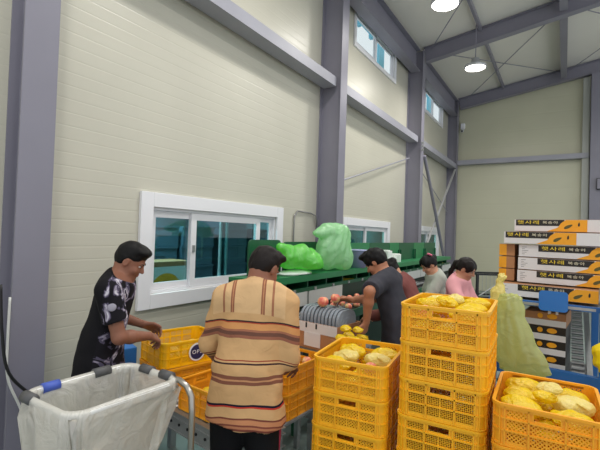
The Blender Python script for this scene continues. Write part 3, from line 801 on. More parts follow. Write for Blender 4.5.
# belt with cups
MB().b2((MX+.0, MY0, .90), (MX+.40, MY1, .96)).build('belt_bed', M_BELT, t)
b = MB()
for s in (MX+.03, MX+.29):
    b.b2((s-.008, MY0, .96), (s+.008, MY1, .992))
b.build('belt_guide', M_BELT, t)
cup = MB(); yy = MY0+.06
while yy < 7.4:
    for xx in (MX+.10, MX+.21): cup.lathe([(.018, .96), (.042, .972), (.046, .988), (.040, .988), (.016, .97)], (xx, yy, 0), 10)
    yy += .105
cup.build('cup_chain', mat('cup_grey', (120, 122, 122), .4), t, smooth=True)
MB().b2((MX+.31, MY0, .96), (MX+.40, MY1, .972)).build('work_ledge', M_BELT, t)
MB().b2((MX+.40, MY0, .90), (MX+.42, MY1, .985)).build('ledge_lip', M_GREEN, t)
i = 0
for k, yy in enumerate(np.arange(MY0+.17, 6.4, .21)):
    for xx in (MX+.10, MX+.21):
        if random.random() < .62: put('peach', PEACH, (xx, yy-.005, 1.012), 'pink peach riding in a cup of the sorting conveyor', 'peach', 'peaches on the cup conveyor', None, .9)
for k, (xx, yy) in enumerate(((1.655, 3.45), (1.655, 3.66), (1.655, 3.75), (1.655, 4.1), (1.655, 4.3))):
    put('peach', PEACH, (xx, yy, 1.010), 'pink peach on the ledge beside the cup conveyor', 'peach', 'peaches on the ledge', None, .95)
# green divider boards standing at the back of the shelf
def board(x, y0, y1, z1, m, label, rz=0., r=.05):
    w_ = y1-y0; h = z1-1.342
    pts = [(-w_/2, 0), (w_/2, 0)]+[(w_/2-r+r*math.cos(a*PI/12), h-r+r*math.sin(a*PI/12)) for a in range(7)]+[(-w_/2+r-r*math.sin(a*PI/12), h-r+r*math.cos(a*PI/12)) for a in range(7)]
    t = empty('divider_board', (x, (y0+y1)/2, 1.3415), rz, label, 'board', 'green boards on the sorting machine shelf')
    Q = Matrix(((0, 0, 1, 0), (1, 0, 0, 0), (0, 1, 0, 0), (0, 0, 0, 1)))
    MB().prism(pts, Q, .02).build('panel', m, t)
    for q in (-w_/2+.03, w_/2-.05): MB().b2((.021, q, 0), (.05, q+.02, h*.6)).build('bracket', M_GREEN, t)
    return t
board(.98, 3.19, 3.73, 1.70, M_GREEN, 'dark green round-cornered board behind the striped-shirt man\'s head')
board(.98, 3.79, 4.54, 1.68, M_GREEN, 'dark green round-cornered board behind the low green bag')
yy = 4.60
for k, (w_, m) in enumerate(((.8, M_GREEN), (.8, M_GREEN2), (.9, M_GREEN), (.5, M_GREEN2), (.9, M_GREEN), (.75, M_GREEN2), (.92, M_GREEN))):
    lab = ['dark green board behind the tall pale bag', 'mid green board just past the tall pale bag', 'dark green board past the dark-haired man, under the second window', 'paler green board under the far jamb of the second window', 'long dark green board before the third column',
           'paler green board near the third column', 'last dark green board at the far end of the sorting machine'][k]
    board(.98, yy, yy+w_-.02, 1.665, m, lab, 0, .015); yy += w_
# things on the shelf
M_BAGG = film('pale_green_film', (186, 244, 186), .26, .22, .4, (7, .7, .04), .14)
M_BAGG2 = film('bright_green_film', (134, 242, 104), .22, .22, .4, (9, .7, .04), .14)
def bag_big(name, prims, lo, hi, m, loc, label, wr, f, seed, h=.012, rz=0., cut=None, cat='bag'):
    B = Blob(lo, hi, h)
    for p in prims:
        if p[0] == 'e': B.ell(p[1], p[2], .07)
        else: B.cone(p[1], p[2], p[3], p[4], .06, p[5] if len(p) > 5 else None)
    B.wrinkle(wr, f, seed, (1, 1, .5), True); B.wrinkle(wr*.45, f*2.3, seed+5, (1, 1, 1), True)
    if cut is not None: B.cut((0, 0, cut), (0, 0, -1))
    o = B.build(name, m, None, loc); o.rotation_euler = (0, 0, rz)
    return tag(o, label, cat)
bag_big('plastic_bag', [('e', (0, .03, .30), (.15, .30, .27)), ('e', (.0, .02, .47), (.12, .36, .09)), ('c', (0, .25, .44), (0, .44, .36), .08, .03), ('e', (.06, .18, .13), (.12, .18, .15)), ('c', (0, -.15, .46), (0, -.44, .44), .09, .03), ('e', (.0, -.1, .2), (.12, .22, .2))],
        (-.4, -.6, -.12), (.4, .6, .75), M_BAGG, (1.20, 4.55, 1.345), 'tall pale green plastic bag puffed up on the sorting machine shelf', .013, 9, 3, cut=-.0)
bag_big('plastic_bag', [('e', (-.02, 0, .13), (.13, .33, .12)), ('e', (.06, .2, .06), (.10, .18, .11)), ('c', (0, -.2, .19), (0, -.34, .24), .08, .03), ('c', (.0, .1, .17), (0, .28, .17), .07, .04)],
        (-.36, -.5, -.1), (.36, .5, .42), M_BAGG2, (1.215, 3.74, 1.395), 'bright green plastic bag lying crumpled on the shelf behind the striped-shirt man', .012, 11, 8, cut=-.0)
Mwt = mat('white_foam', (232, 238, 232), .6)
B = Blob((-.2, -.3, -.03), (.2, .3, .08), .01); B.ell((0, 0, .012), (.13, .26, .03), .03).wrinkle(.006, 30, 2).cut((0, 0, 0), (0, 0, -1))
tag(B.build('foam_sheet', Mwt, None, (1.185, 3.75, 1.343)), 'white foam sheet under the bright green bag', 'foam sheet')
M_LILAC = mat('lilac_tub', (150, 158, 196), .5)
t = empty('plastic_tub', (1.205, 5.24, 1.343), 0, 'lilac plastic tub on the shelf behind the dark-haired man', 'tub')
MB().lathe([(.13, 0), (.16, .22), (.17, .23), (.155, .23), (.125, .012)], n=28).build('tub_body', M_LILAC, t, smooth=True)
MB().lathe([(.171, .222), (.175, .236), (.165, .24)], n=28).build('tub_rim', M_LILAC, t, smooth=True)
for k, (yy, s) in enumerate(((6.5, .1), (6.75, .08), (7.0, .1))):
    t = empty('white_carton', (1.14, yy, 1.343), R(8*k), ['small white carton on the shelf past the dark-haired man, tallest of three', 'low white carton in the middle of three on the shelf', 'third small white carton on the shelf, farthest along'][k], 'carton', 'white cartons on the shelf')
    MB().b2((-.09, -.09, 0), (.09, .09, [.2, .1, .13][k])).build('carton_body', Mwt, t, bevel=.005); MB().b2((-.07, -.03, [.2, .1, .13][k]), (.07, .03, [.2, .1, .13][k]+.012)).build('flap', Mwt, t)

# ================================================================== PRINTED CARTONS
M_CARD = mat('brown_cardboard', (176, 124, 84), .7, noise=(8, .05)); M_CWHITE = mat('carton_white', (226, 222, 222), .5); M_CBLACK = mat('carton_black', (34, 28, 24), .5)
M_CORANGE = mat('carton_orange', (244, 166, 24), .5, noise=(10, .05)); M_CYEL = mat('carton_yellow', (246, 214, 60), .5); M_LEAF = mat('leaf_print', (92, 84, 34), .6)
def front(M, off): return M @ Matrix.Translation((0, 0, off))
def leaf_poly(cx, cy, l, h, a):
    p = [(l*math.cos(t)*.5, h*math.sin(t)*.5*(1-.3*math.cos(t))) for t in [k*PI/6 for k in range(12)]]
    return [(cx+x*math.cos(a)-y*math.sin(a), cy+x*math.sin(a)+y*math.cos(a)) for x, y in p]
CARTON_TXT = {}
def carton(p, rz, L_, D_, H, label, group, layout='A', tilt=0., text=True):
    """flat fruit carton; its printed long front faces -y"""
    t = empty('fruit_carton', p, rz, label, 'carton', group); t.rotation_euler = (0, tilt, rz)
    b = MB().b2((-L_/2, -D_/2, 0), (L_/2, D_/2, H-.002)); b.build('carton_body', M_CARD, t)
    Q = Matrix(((1, 0, 0, 0), (0, 0, -1, -D_/2), (0, 1, 0, 0), (0, 0, 0, 1)))
    def panel(n, poly, m, off, par): return MB().prism(poly, front(Q, off), .0012).build(n, m, par)
    sq = lambda a, c, e, f: [(a, e), (c, e), (c, f), (a, f)]
    if layout == 'B':           # narrow end: orange then bare cardboard
        panel('orange_end', sq(-L_/2+.004, L_/2-.1, .003, H-.004), M_CORANGE, .0002, t); return t
    x0 = -L_/2
    f = panel('printed_front', sq(x0, -x0, .001, H-.003), M_CWHITE, .0002, t)
    if layout == 'A': k0, k1, o0 = x0+.13, x0+.45, x0+.42
    else: k0, k1, o0 = x0+.01, x0+.30, x0+.27
    panel('black_band', sq(k0, k1+.03, H*.46, H-.004), M_CBLACK, .0016, f)
    oe = -x0 if layout == 'A' else x0+.47
    panel('orange_panel', [(o0-.05, .002), (oe, .002), (oe, H-.004), (o0+.07, H-.004), (o0+.04, H*.7), (o0+.02, H*.34)], M_CORANGE, .0029, f)
    panel('leaf_mark', leaf_poly(o0+.085, H*.42, .06, .022, .5), M_LEAF, .0042, f)
    panel('stem_mark', leaf_poly(o0+.15, H*.6, .03, .012, 1.5), M_CBLACK, .0042, f)
    if text:
        key = (layout, round(L_, 3), round(H, 3))
        if key not in CARTON_TXT:
            cx = (k0+k1)/2+.0
            T = front(Q, .0034) @ Matrix.Translation((cx, H*.72, 0))
            a = text_obj('lettering', '햇사레', H*.34, M_CYEL, f, T @ Matrix.Translation((-.06, 0, 0)), .0003, .145)
            c = text_obj('lettering', '복숭아', H*.25, mat('carton_text_cream', (236, 226, 196), .5), f, T @ Matrix.Translation((.085, 0, 0)), .0003, .1)
            CARTON_TXT[key] = (a.data, c.data)
        else:
            for me in CARTON_TXT[key]: link_mesh('lettering', me, None, f)
        if layout == 'A':
            b = MB()
            for k in range(5): b.prism(sq(x0+.02, x0+.04+.012*(k % 3), H*.2+k*.013, H*.2+k*.013+.004), front(Q, .0016), .0006)
            b.build('fine_print', mat('grey_print', (150, 148, 150), .6), f)
    return t
GC = 'cartons stacked on the blue rack'
CH_ = .0925
rzc = R(-4)
def cx(xl, L_, y): return (xl+L_/2*math.cos(rzc), y+L_/2*math.sin(rzc))
# rack shelf top at z 1.30; front faces around y 3.75
L_ = .62; ZS = 1.366; YF = 3.70
def put_carton(k, xl, yf, z, lab, lay='A', L2=L_, D2=.36):
    x, y = cx(xl, L2, yf); carton((x+D2/2*math.sin(-rzc), y+D2/2*math.cos(rzc), z), rzc, L2, D2, CH_, lab, GC, lay)
put_carton(0, 3.185, 3.52, ZS, 'printed white and orange carton lying lowest on the rack, behind the blue plate', D2=.44)
for k, nm in enumerate(('third', 'second', 'first')):
    z = ZS+(k+1)*(CH_+.004)+.004
    put_carton(k+1, 3.30+.004*k, 3.62, z, 'printed carton with black lettered band, %s of three alike, counted from the top' % nm)
    put_carton(k+1, 3.19+.004*k, 3.80, z, 'orange and bare brown carton end jutting out beside the printed cartons, %s from the top' % nm, 'B', .34, .3) if False else None
z5 = ZS+4*(CH_+.004)+.006
put_carton(5, 3.205, 3.60, z5, 'printed carton sticking out farthest over the three alike, with white end and lettering', 'C')
put_carton(6, 3.27, 3.66, z5+CH_+.004, 'topmost printed carton of the stack on the blue rack', 'C')
for k, nm in enumerate(('lowest', 'middle', 'uppermost')):
    z = ZS+(k+1)*(CH_+.004)+.004
    x, y = cx(3.19, .1, 3.62)
    t = empty('fruit_carton', (3.232, 3.80, z), rzc, 'carton seen end-on, orange with a brown edge, %s of three beside the printed cartons' % nm, 'carton', 'end-on cartons on the rack')
    MB().b2((-.055, -.15, 0), (.055, .15, CH_-.002)).build('carton_body', M_CARD, t)
    MB().b2((-.0552, -.1515, .002), (-.002, -.15, CH_-.004)).build('orange_end', M_CORANGE, t)

# blue flow rack that carries them
t = empty('flow_rack', (0, 0, 0), 0, 'blue steel flow rack with sloping roller track holding the printed cartons', 'rack')
for (x, y) in ((3.17, 3.40), (3.83, 3.36), (3.17, 4.35), (3.83, 4.30)):
    MB().b2((x-.025, y-.025, 0), (x+.025, y+.025, ZS-.04 if y < 3.5 else ZS-.03)).build('post', M_BLUEP, t)
MB().b2((3.15, 3.39, ZS-.04), (3.86, 4.36, ZS-.022)).build('shelf_deck', M_GALV, t)
b = MB().bar((3.13, 3.44, ZS-.03), (3.88, 3.40, ZS-.03), .03, .035).build('shelf_beam', M_BLUEP, t)
MB().bar((3.13, 3.44, .862), (3.88, 3.34, .862), .05, .09).build('lower_beam', M_BLUEP, t)
MB().bar((3.17, 3.42, .3), (3.17, 4.33, .3), .03, .05).build('side_beam', M_BLUEP, t); MB().bar((3.83, 3.36, .3), (3.83, 4.3, .3), .03, .05).build('side_beam', M_BLUEP, t)
tr = MB().bar((3.765, 3.43, .83), (3.765, 4.27, 1.20), .035, .06).build('track_rail', M_GALV, t)
for k in range(14):
    y = 3.48+k*.058; z = .855+(y-3.43)*.42
    MB().tube([(3.66, y, z), (3.735, y, z)], .016, 10).build('track_roller', M_GALV, t)
MB().b2((3.20, 3.40, .74), (3.78, 4.30, .76)).build('lower_deck', mat('dark_deck', (60, 62, 66), .5), t)
# blue plate hooked on the front
t = empty('sign_plate', (3.545, 3.34, 1.385), R(-3), 'plain blue plate hanging in front of the lowest carton', 'plate')
b = MB(); b.prism(rrect(.17, .135, .022, 5), Matrix(((1, 0, 0, 0), (0, 0, -1, 0), (0, 1, 0, -.01), (0, 0, 0, 1))), .012); b.build('plate', mat('blue_plate', (36, 112, 190), .4), t)
for q in (-.03, .015): MB().b2((q, .004, -.10), (q+.015, .03, -.04)).build('hook', M_GALV, t)
t = empty('sign_plate', (3.89, 3.315, 1.41), R(-3), 'blue plate cut off by the picture edge beside the cartons', 'plate')
b = MB(); b.prism(rrect(.16, .2, .02, 5), Matrix(((1, 0, 0, 0), (0, 0, -1, 0), (0, 1, 0, -.01), (0, 0, 0, 1))), .012); b.build('plate', mat('blue_plate', (36, 112, 190), .4), t)
MB().b2((-.03, 0, -.16), (-.015, .012, -.06)).build('hook', M_GALV, t)
# small dark cartons inside the rack
for k in range(5):
    t = empty('small_carton', (3.51, 3.72, .762+k*.102), R(-5), ['lowest', 'second from bottom', 'middle', 'second from top', 'topmost'][k]+' dark small carton with orange discs, stacked inside the rack', 'carton', 'small cartons inside the rack')
    MB().b2((-.13, -.2, 0), (.13, .2, .098)).build('carton_body', M_CBLACK if k < 4 else M_CARD, t)
    Q = Matrix(((1, 0, 0, 0), (0, 0, -1, -.2), (0, 1, 0, 0), (0, 0, 0, 1)))
    MB().prism([(-.13, .002), (.13, .002), (.13, .045), (-.13, .045)], front(Q, .0003), .001).build('white_band', M_CWHITE, t)
    b = MB()
    for cx_, rx in ((-.03, .018), (.045, .032)): b.prism([(cx_+rx*math.cos(a*PI/10), .072+.018*math.sin(a*PI/10)) for a in range(20)], front(Q, .0003), .001)
    b.build('orange_disc', M_CORANGE, t)
# hanging bags
M_BAGYG = film('yellow_green_film', (226, 230, 156), .38, .25, .45, (8, .7, .03), .1)
def hang_bag(loc, label, m, seed, rows, rz=0., folds=7, amp=.07):
    """film bag as one gathered skin: rows of (height, centre x, half width, half depth)"""
    rnd = random.Random(seed); n = 96; vs = []; fs = []; ph = [rnd.uniform(0, 6.28) for _ in range(8)]
    R_ = []
    for (z0, c0, w0, d0), (z1, c1, w1, d1) in zip(rows, rows[1:]):
        for k in range(6): t = k/6; R_.append((z0+(z1-z0)*t, c0+(c1-c0)*t, w0+(w1-w0)*t, d0+(d1-d0)*t))
    R_.append(rows[-1])
    for i, (z, c, w_, d_) in enumerate(R_):
        for j in range(n):
            a = 2*PI*j/n
            k = 1+amp*(abs(math.sin(a*folds/2+ph[0]+.05*i))-.5)+amp*.6*math.sin(a*(folds+4)+ph[1]+.12*i)+amp*.4*math.sin(a*3+ph[2]-.2*i)
            vs.append((c+w_*math.cos(a)*(1+(k-1)*.35)+.004*math.sin(i*.9+ph[3]), d_*math.sin(a)*k, z+.006*math.sin(a*5+ph[4]+i)))
    for i in range(len(R_)-1):
        for j in range(n): fs.append((i*n+j, i*n+(j+1) % n, (i+1)*n+(j+1) % n, (i+1)*n+j))
    for i, q in ((0, 0), (len(R_)-1, 1)):
        vs.append((R_[i][1], 0, R_[i][0])); c = len(vs)-1
        for j in range(n): fs.append((i*n+(j+1) % n, i*n+j, c) if q == 0 else (i*n+j, i*n+(j+1) % n, c))
    o = shell(vs, fs, 'hanging_plastic_bag', m); o.location = loc; o.rotation_euler = (0, 0, rz)
    return tag(o, label, 'bag')
hang_bag((3.345, 3.12, .92), 'translucent yellow-green plastic bag hanging from the front of the rack', M_BAGYG, 4,
         [(.50, -.045, .04, .03), (.485, -.045, .065, .04), (.45, -.04, .075, .045), (.36, -.035, .085, .05), (.2, -.005, .12, .06), (.08, .03, .155, .06), (.02, .05, .15, .045), (-.01, .04, .12, .02)])
hang_bag((3.86, 3.14, 1.06), 'opaque yellow bag hanging at the picture edge on the rack post', mat('opaque_yellow_bag', (246, 216, 20), .4, bump=(9, .8, .03)), 9,
         [(.20, .05, .02, .02), (.17, .04, .05, .04), (.08, 0, .10, .06), (.0, 0, .10, .06), (-.05, .01, .085, .05), (-.065, .01, .06, .02)])
hang_bag((3.21, 3.30, 1.41), 'pale yellow crumpled bag hanging at the end of the cartons', M_BAGW, 6,
         [(.13, .02, .012, .012), (.11, .02, .03, .025), (.06, .005, .022, .02), (.0, 0, .05, .035), (-.1, -.005, .06, .04), (-.14, .0, .04, .02)])

# ================================================================== CARTON OF GREY TRAYS AND FRUIT IN FRONT OF THE DARK-HAIRED MAN
t = empty('open_carton', (1.945, 3.10, 0), R(-6), 'open white printed carton holding grey trays beside the striped-shirt man', 'carton')
DZ = .13
b = MB().b2((-.205, -.17, .72+DZ), (.205, .17, .735+DZ))
for s in (-1, 1): b.b2((-.205, s*.17-.004, .72+DZ), (.205, s*.17+.004, .93+DZ)); b.b2((s*.205-.004, -.166, .72+DZ), (s*.205+.004, .166, .93+DZ))
b.build('carton_body', M_CARD, t)
fr = MB().b2((-.205, -.176, .85+DZ), (.205, -.1745, .93+DZ)).build('white_flap', M_CWHITE, t)
for q in (-.1, .0): MB().b2((q, -.178, .885+DZ), (q+.015, -.1762, .925+DZ)).build('slot', M_DARK, fr)
MB().b2((-.11, -.179, .74+DZ), (.05, -.1745, .85+DZ)).build('side_panel', M_CWHITE, t)
t2 = empty('carton_table', (1.945, 3.10, 0), R(-6), 'steel stand under the open carton of grey trays', 'stand')
MB().b2((-.205, -.17, .69+DZ), (.205, .17, .717+DZ)).build('stand_top', M_GALV, t2)
for sx in (-1, 1):
    for sy in (-1, 1): MB().b2((sx*.18-.02, sy*.14-.02, 0), (sx*.18+.02, sy*.14+.02, .69+DZ)).build('leg', M_GALV, t2)
M_TRAY = mat('grey_tray_plastic', (146, 154, 164), .35, noise=(9, .12))
tr = MB(); pr = rrect(.27, .30, .09, 5)
TRAY = None
for k in range(11):
    if TRAY is None:
        b = MB(); b.prism(pr, Matrix(((0, 0, 1, 0), (1, 0, 0, 0), (0, 1, 0, 0), (0, 0, 0, 1))), .024)
        for q in range(3): b.prism(rrect(.2-.05*q, .23-.05*q, .06, 4), Matrix(((0, 0, 1, .024+.0025*q), (1, 0, 0, 0), (0, 1, 0, 0), (0, 0, 0, 1))), .0025)
        TRAY = b.mesh('fruit_tray'); TRAY.materials.append(M_TRAY)
    o = bpy.data.objects.new('fruit_tray', TRAY); C.objects.link(o)
    c, s = math.cos(R(-6)), math.sin(R(-6)); u = -.19+k*.0355
    o.location = (1.945+u*c, 3.10+u*s, .736+DZ+.155+random.uniform(0, .012)); o.rotation_euler = (0, R(random.uniform(-1, 1)), R(-6))
    tag(o, 'grey plastic fruit tray standing on edge in the open white carton', 'tray', 'grey trays in the open carton')
put('peach', PEACH, (1.93, 3.03, 1.222), 'pink and yellow peach resting on top of the grey trays', 'peach', None, None, 1.15)
# crate-side table with bagged fruit
t = empty('side_table', (2.38, 2.72, 0), R(-2), 'small steel table of bagged fruit between the dark-haired man and the crates', 'table')
t.location = (2.285, 2.84, 0)
MB().b2((-.11, -.12, .96), (.11, .12, .98)).build('table_top', M_GALV, t)
MB().b2((-.11, -.12, .98), (.11, -.112, 1.01)).build('lip', M_CARD, t)
for sx in (-1, 1):
    for sy in (-1, 1): MB().b2((sx*.09-.015, sy*.10-.015, 0), (sx*.09+.015, sy*.10+.015, .96)).build('leg', M_GALV, t)
for k, (u, v) in enumerate(((-.055, -.055), (.055, -.06), (-.055, .06), (.055, .055))):
    put('fruit_bag', BAGS[k % 4], (2.285+u, 2.84+v, 1.018), 'yellow bagged fruit on the small table by the dark-haired man', 'bagged fruit', 'bagged fruit on the small table', None, .85)
for k, (u, v) in enumerate(((-.045, -.01), (.05, .0))):
    put('fruit_bag', BAGS[k % 4], (2.285+u, 2.84+v, 1.084), 'yellow bagged fruit piled up second layer on the small table', 'bagged fruit', 'upper bagged fruit on the small table', None, .75)

# ================================================================== FAR THINGS
t = empty('wire_cage', (2.46, 8.2, 0), R(35), 'dark wire trolley cage standing near the far wall', 'trolley')
b = MB()
for x in (-.3, .3):
    for y in (-.2, .2): b.b2((x-.02, y-.02, 0), (x+.02, y+.02, 1.18))
for z in (.3, .75, 1.15):
    for y in (-.2, .2): b.b2((-.3, y-.015, z), (.3, y+.015, z+.03))
    for x in (-.3, .3): b.b2((x-.015, -.2, z), (x+.015, .2, z+.03))
b.build('frame', M_DARK, t)
b = MB()
for k in range(9): b.tube([(-.28+k*.07, -.2, .3), (-.28+k*.07, -.2, 1.15)], .004, 6)
b.tube([(-.28, -.2, .78), (.28, -.2, 1.14)], .012, 6)
b.build('wire_mesh', M_GALV, t)
M_PALE = film('pale_blue_film', (196, 206, 222), .1, .3, .4, (6, .8, .05), .1)
bag_big('plastic_bag', [('e', (0, 0, .4), (.32, .3, .42)), ('e', (.2, .1, .6), (.25, .25, .3))], (-.6, -.6, -.05), (.7, .7, 1.1), M_PALE, (2.55, 7.1, .01), 'pale blue plastic sack slumped on the floor in front of the wire cage', .02, 12, 2, .02, 0, 0, 'sack')
# things seen through the store-room window
M_SBLUE = mat('slate_blue_crate', (84, 108, 128), .5)
n = 0
for (x, y, k) in ((-1.6, 4.0, 6), (-1.6, 4.75, 6), (-1.6, 5.6, 7), (-1.6, 6.4, 6)):
    for q in range(k):
        t = empty('storage_crate', (x, y+.02*(q % 2), .001+q*.305), R(random.uniform(-2, 2)), 'slate blue storage crate stacked behind the window glass', 'crate', 'storage crates behind the window')
        b = MB().b2((-.27, -.33, 0), (.27, .33, .02))
        for s in (-1, 1): b.b2((-.27, s*.33-.01, 0), (.27, s*.33+.01, .3)).b2((s*.27-.01, -.33, 0), (s*.27+.01, .33, .3))
        b.build('crate_body', M_SBLUE, t)
        MB().b2((.27, -.34, .27), (.29, .34, .3)).b2((.28, -.1, .16), (.284, .1, .21)).build('rim', M_SBLUE, t)
t = empty('printed_box', (-.75, 3.5, .75), R(0), 'box with a yellow fruit picture standing behind the window glass', 'box')
MB().b2((-.2, -.42, 0), (.2, .42, .62)).build('box_body', M_CARD, t)
Q = Matrix(((0, 0, 1, .2), (1, 0, 0, 0), (0, 1, 0, 0), (0, 0, 0, 1)))
MB().prism([(-.38, .05), (.38, .05), (.38, .56), (-.38, .56)], front(Q, .001), .001).build('white_face', M_CWHITE, t)
MB().prism([(.22*math.cos(a*PI/12), .3+.18*math.sin(a*PI/12)) for a in range(24)], front(Q, .003), .001).build('fruit_picture', M_CORANGE, t)
t = empty('store_bench', (-.75, 3.6, .001), 0, 'low bench behind the window glass carrying the box', 'bench')
MB().b2((-.3, -.9, .7), (.3, .9, .748)).build('bench_top', M_CARD, t)
for sx in (-1, 1):
    for sy in (-1, 1): MB().b2((sx*.26-.03, sy*.85-.03, 0), (sx*.26+.03, sy*.85+.03, .7)).build('leg', M_CARD, t)
# ================================================================== PEOPLE
def skin_mat(name, col):
    return mat(name, col, .5, 0, .35, noise=(9, .05))
V = lambda *a: np.array(a, float)
def nrm(v): v = np.array(v, float); return v/max(np.linalg.norm(v), 1e-9)
def rotmat(yaw=0, pitch=0, roll=0):
    """pitch > 0 nods forward (z towards y), yaw > 0 turns to the left, roll > 0 tips to the right"""
    cy, sy = math.cos(yaw), math.sin(yaw); cp, sp = math.cos(pitch), math.sin(pitch); cr, sr = math.cos(roll), math.sin(roll)
    Z = np.array([[cy, -sy, 0], [sy, cy, 0], [0, 0, 1]]); X = np.array([[1, 0, 0], [0, cp, sp], [0, -sp, cp]]); Y = np.array([[cr, 0, sr], [0, 1, 0], [-sr, 0, cr]])
    return Z @ X @ Y
def ik(Sh, W, a, b, hint):
    d = W-Sh; L = np.linalg.norm(d); L = min(L, (a+b)*.995); u = nrm(d); W = Sh+u*L
    x = (a*a-b*b+L*L)/(2*L); h = math.sqrt(max(a*a-x*x, 0)); hh = np.array(hint, float); hh = hh-u*(hh@u); hh = nrm(hh)
    return Sh+u*x+hh*h, W
def add_hand(B, W, d, n, side, s, curl=(20, 30, 25), spread=1., thumb=.6):
    """palm, four jointed fingers of unequal length and a thumb from the side of the palm; n = the way the palm faces"""
    d = nrm(d); n = np.array(n, float); n = nrm(n-d*(n@d)); sd = nrm(np.cross(d, n))*side      # towards the thumb
    K = W+d*.088*s
    for i, o in enumerate((.030, .010, -.010, -.029)):
        k = K+sd*o*s-d*(.004*abs(i-1))*s
        B.cone(W+sd*o*.5*s, k, .0155*s, .0125*s, .012)
        L = (.040, .045, .041, .032)[i]*s; r = (.0092, .0096, .0092, .0082)[i]*s
        p = k; ang = 0; spd = sd*(.06*(1.5-i))*spread
        for j, (f, c) in enumerate(zip((1., .66, .52), curl)):
            ang += R(c); v = nrm(d*math.cos(ang)+n*math.sin(ang)+spd); q = p+v*L*f
            B.cone(p, q, r*(1-.08*j), r*(1-.08*(j+1)), .004); p = q
    t0 = W+d*.022*s+sd*.024*s+n*.006*s; t1 = t0+nrm(sd*.75+d*.7+n*.35*thumb)*.046*s; t2 = t1+nrm(sd*.25+d*.9+n*.55*thumb)*.032*s; t3 = t2+nrm(d+n*.6*thumb)*.022*s
    B.cone(t0, t1, .0155*s, .0115*s, .010); B.cone(t1, t2, .011*s, .0098*s, .004); B.cone(t2, t3, .0098*s, .0082*s, .004)

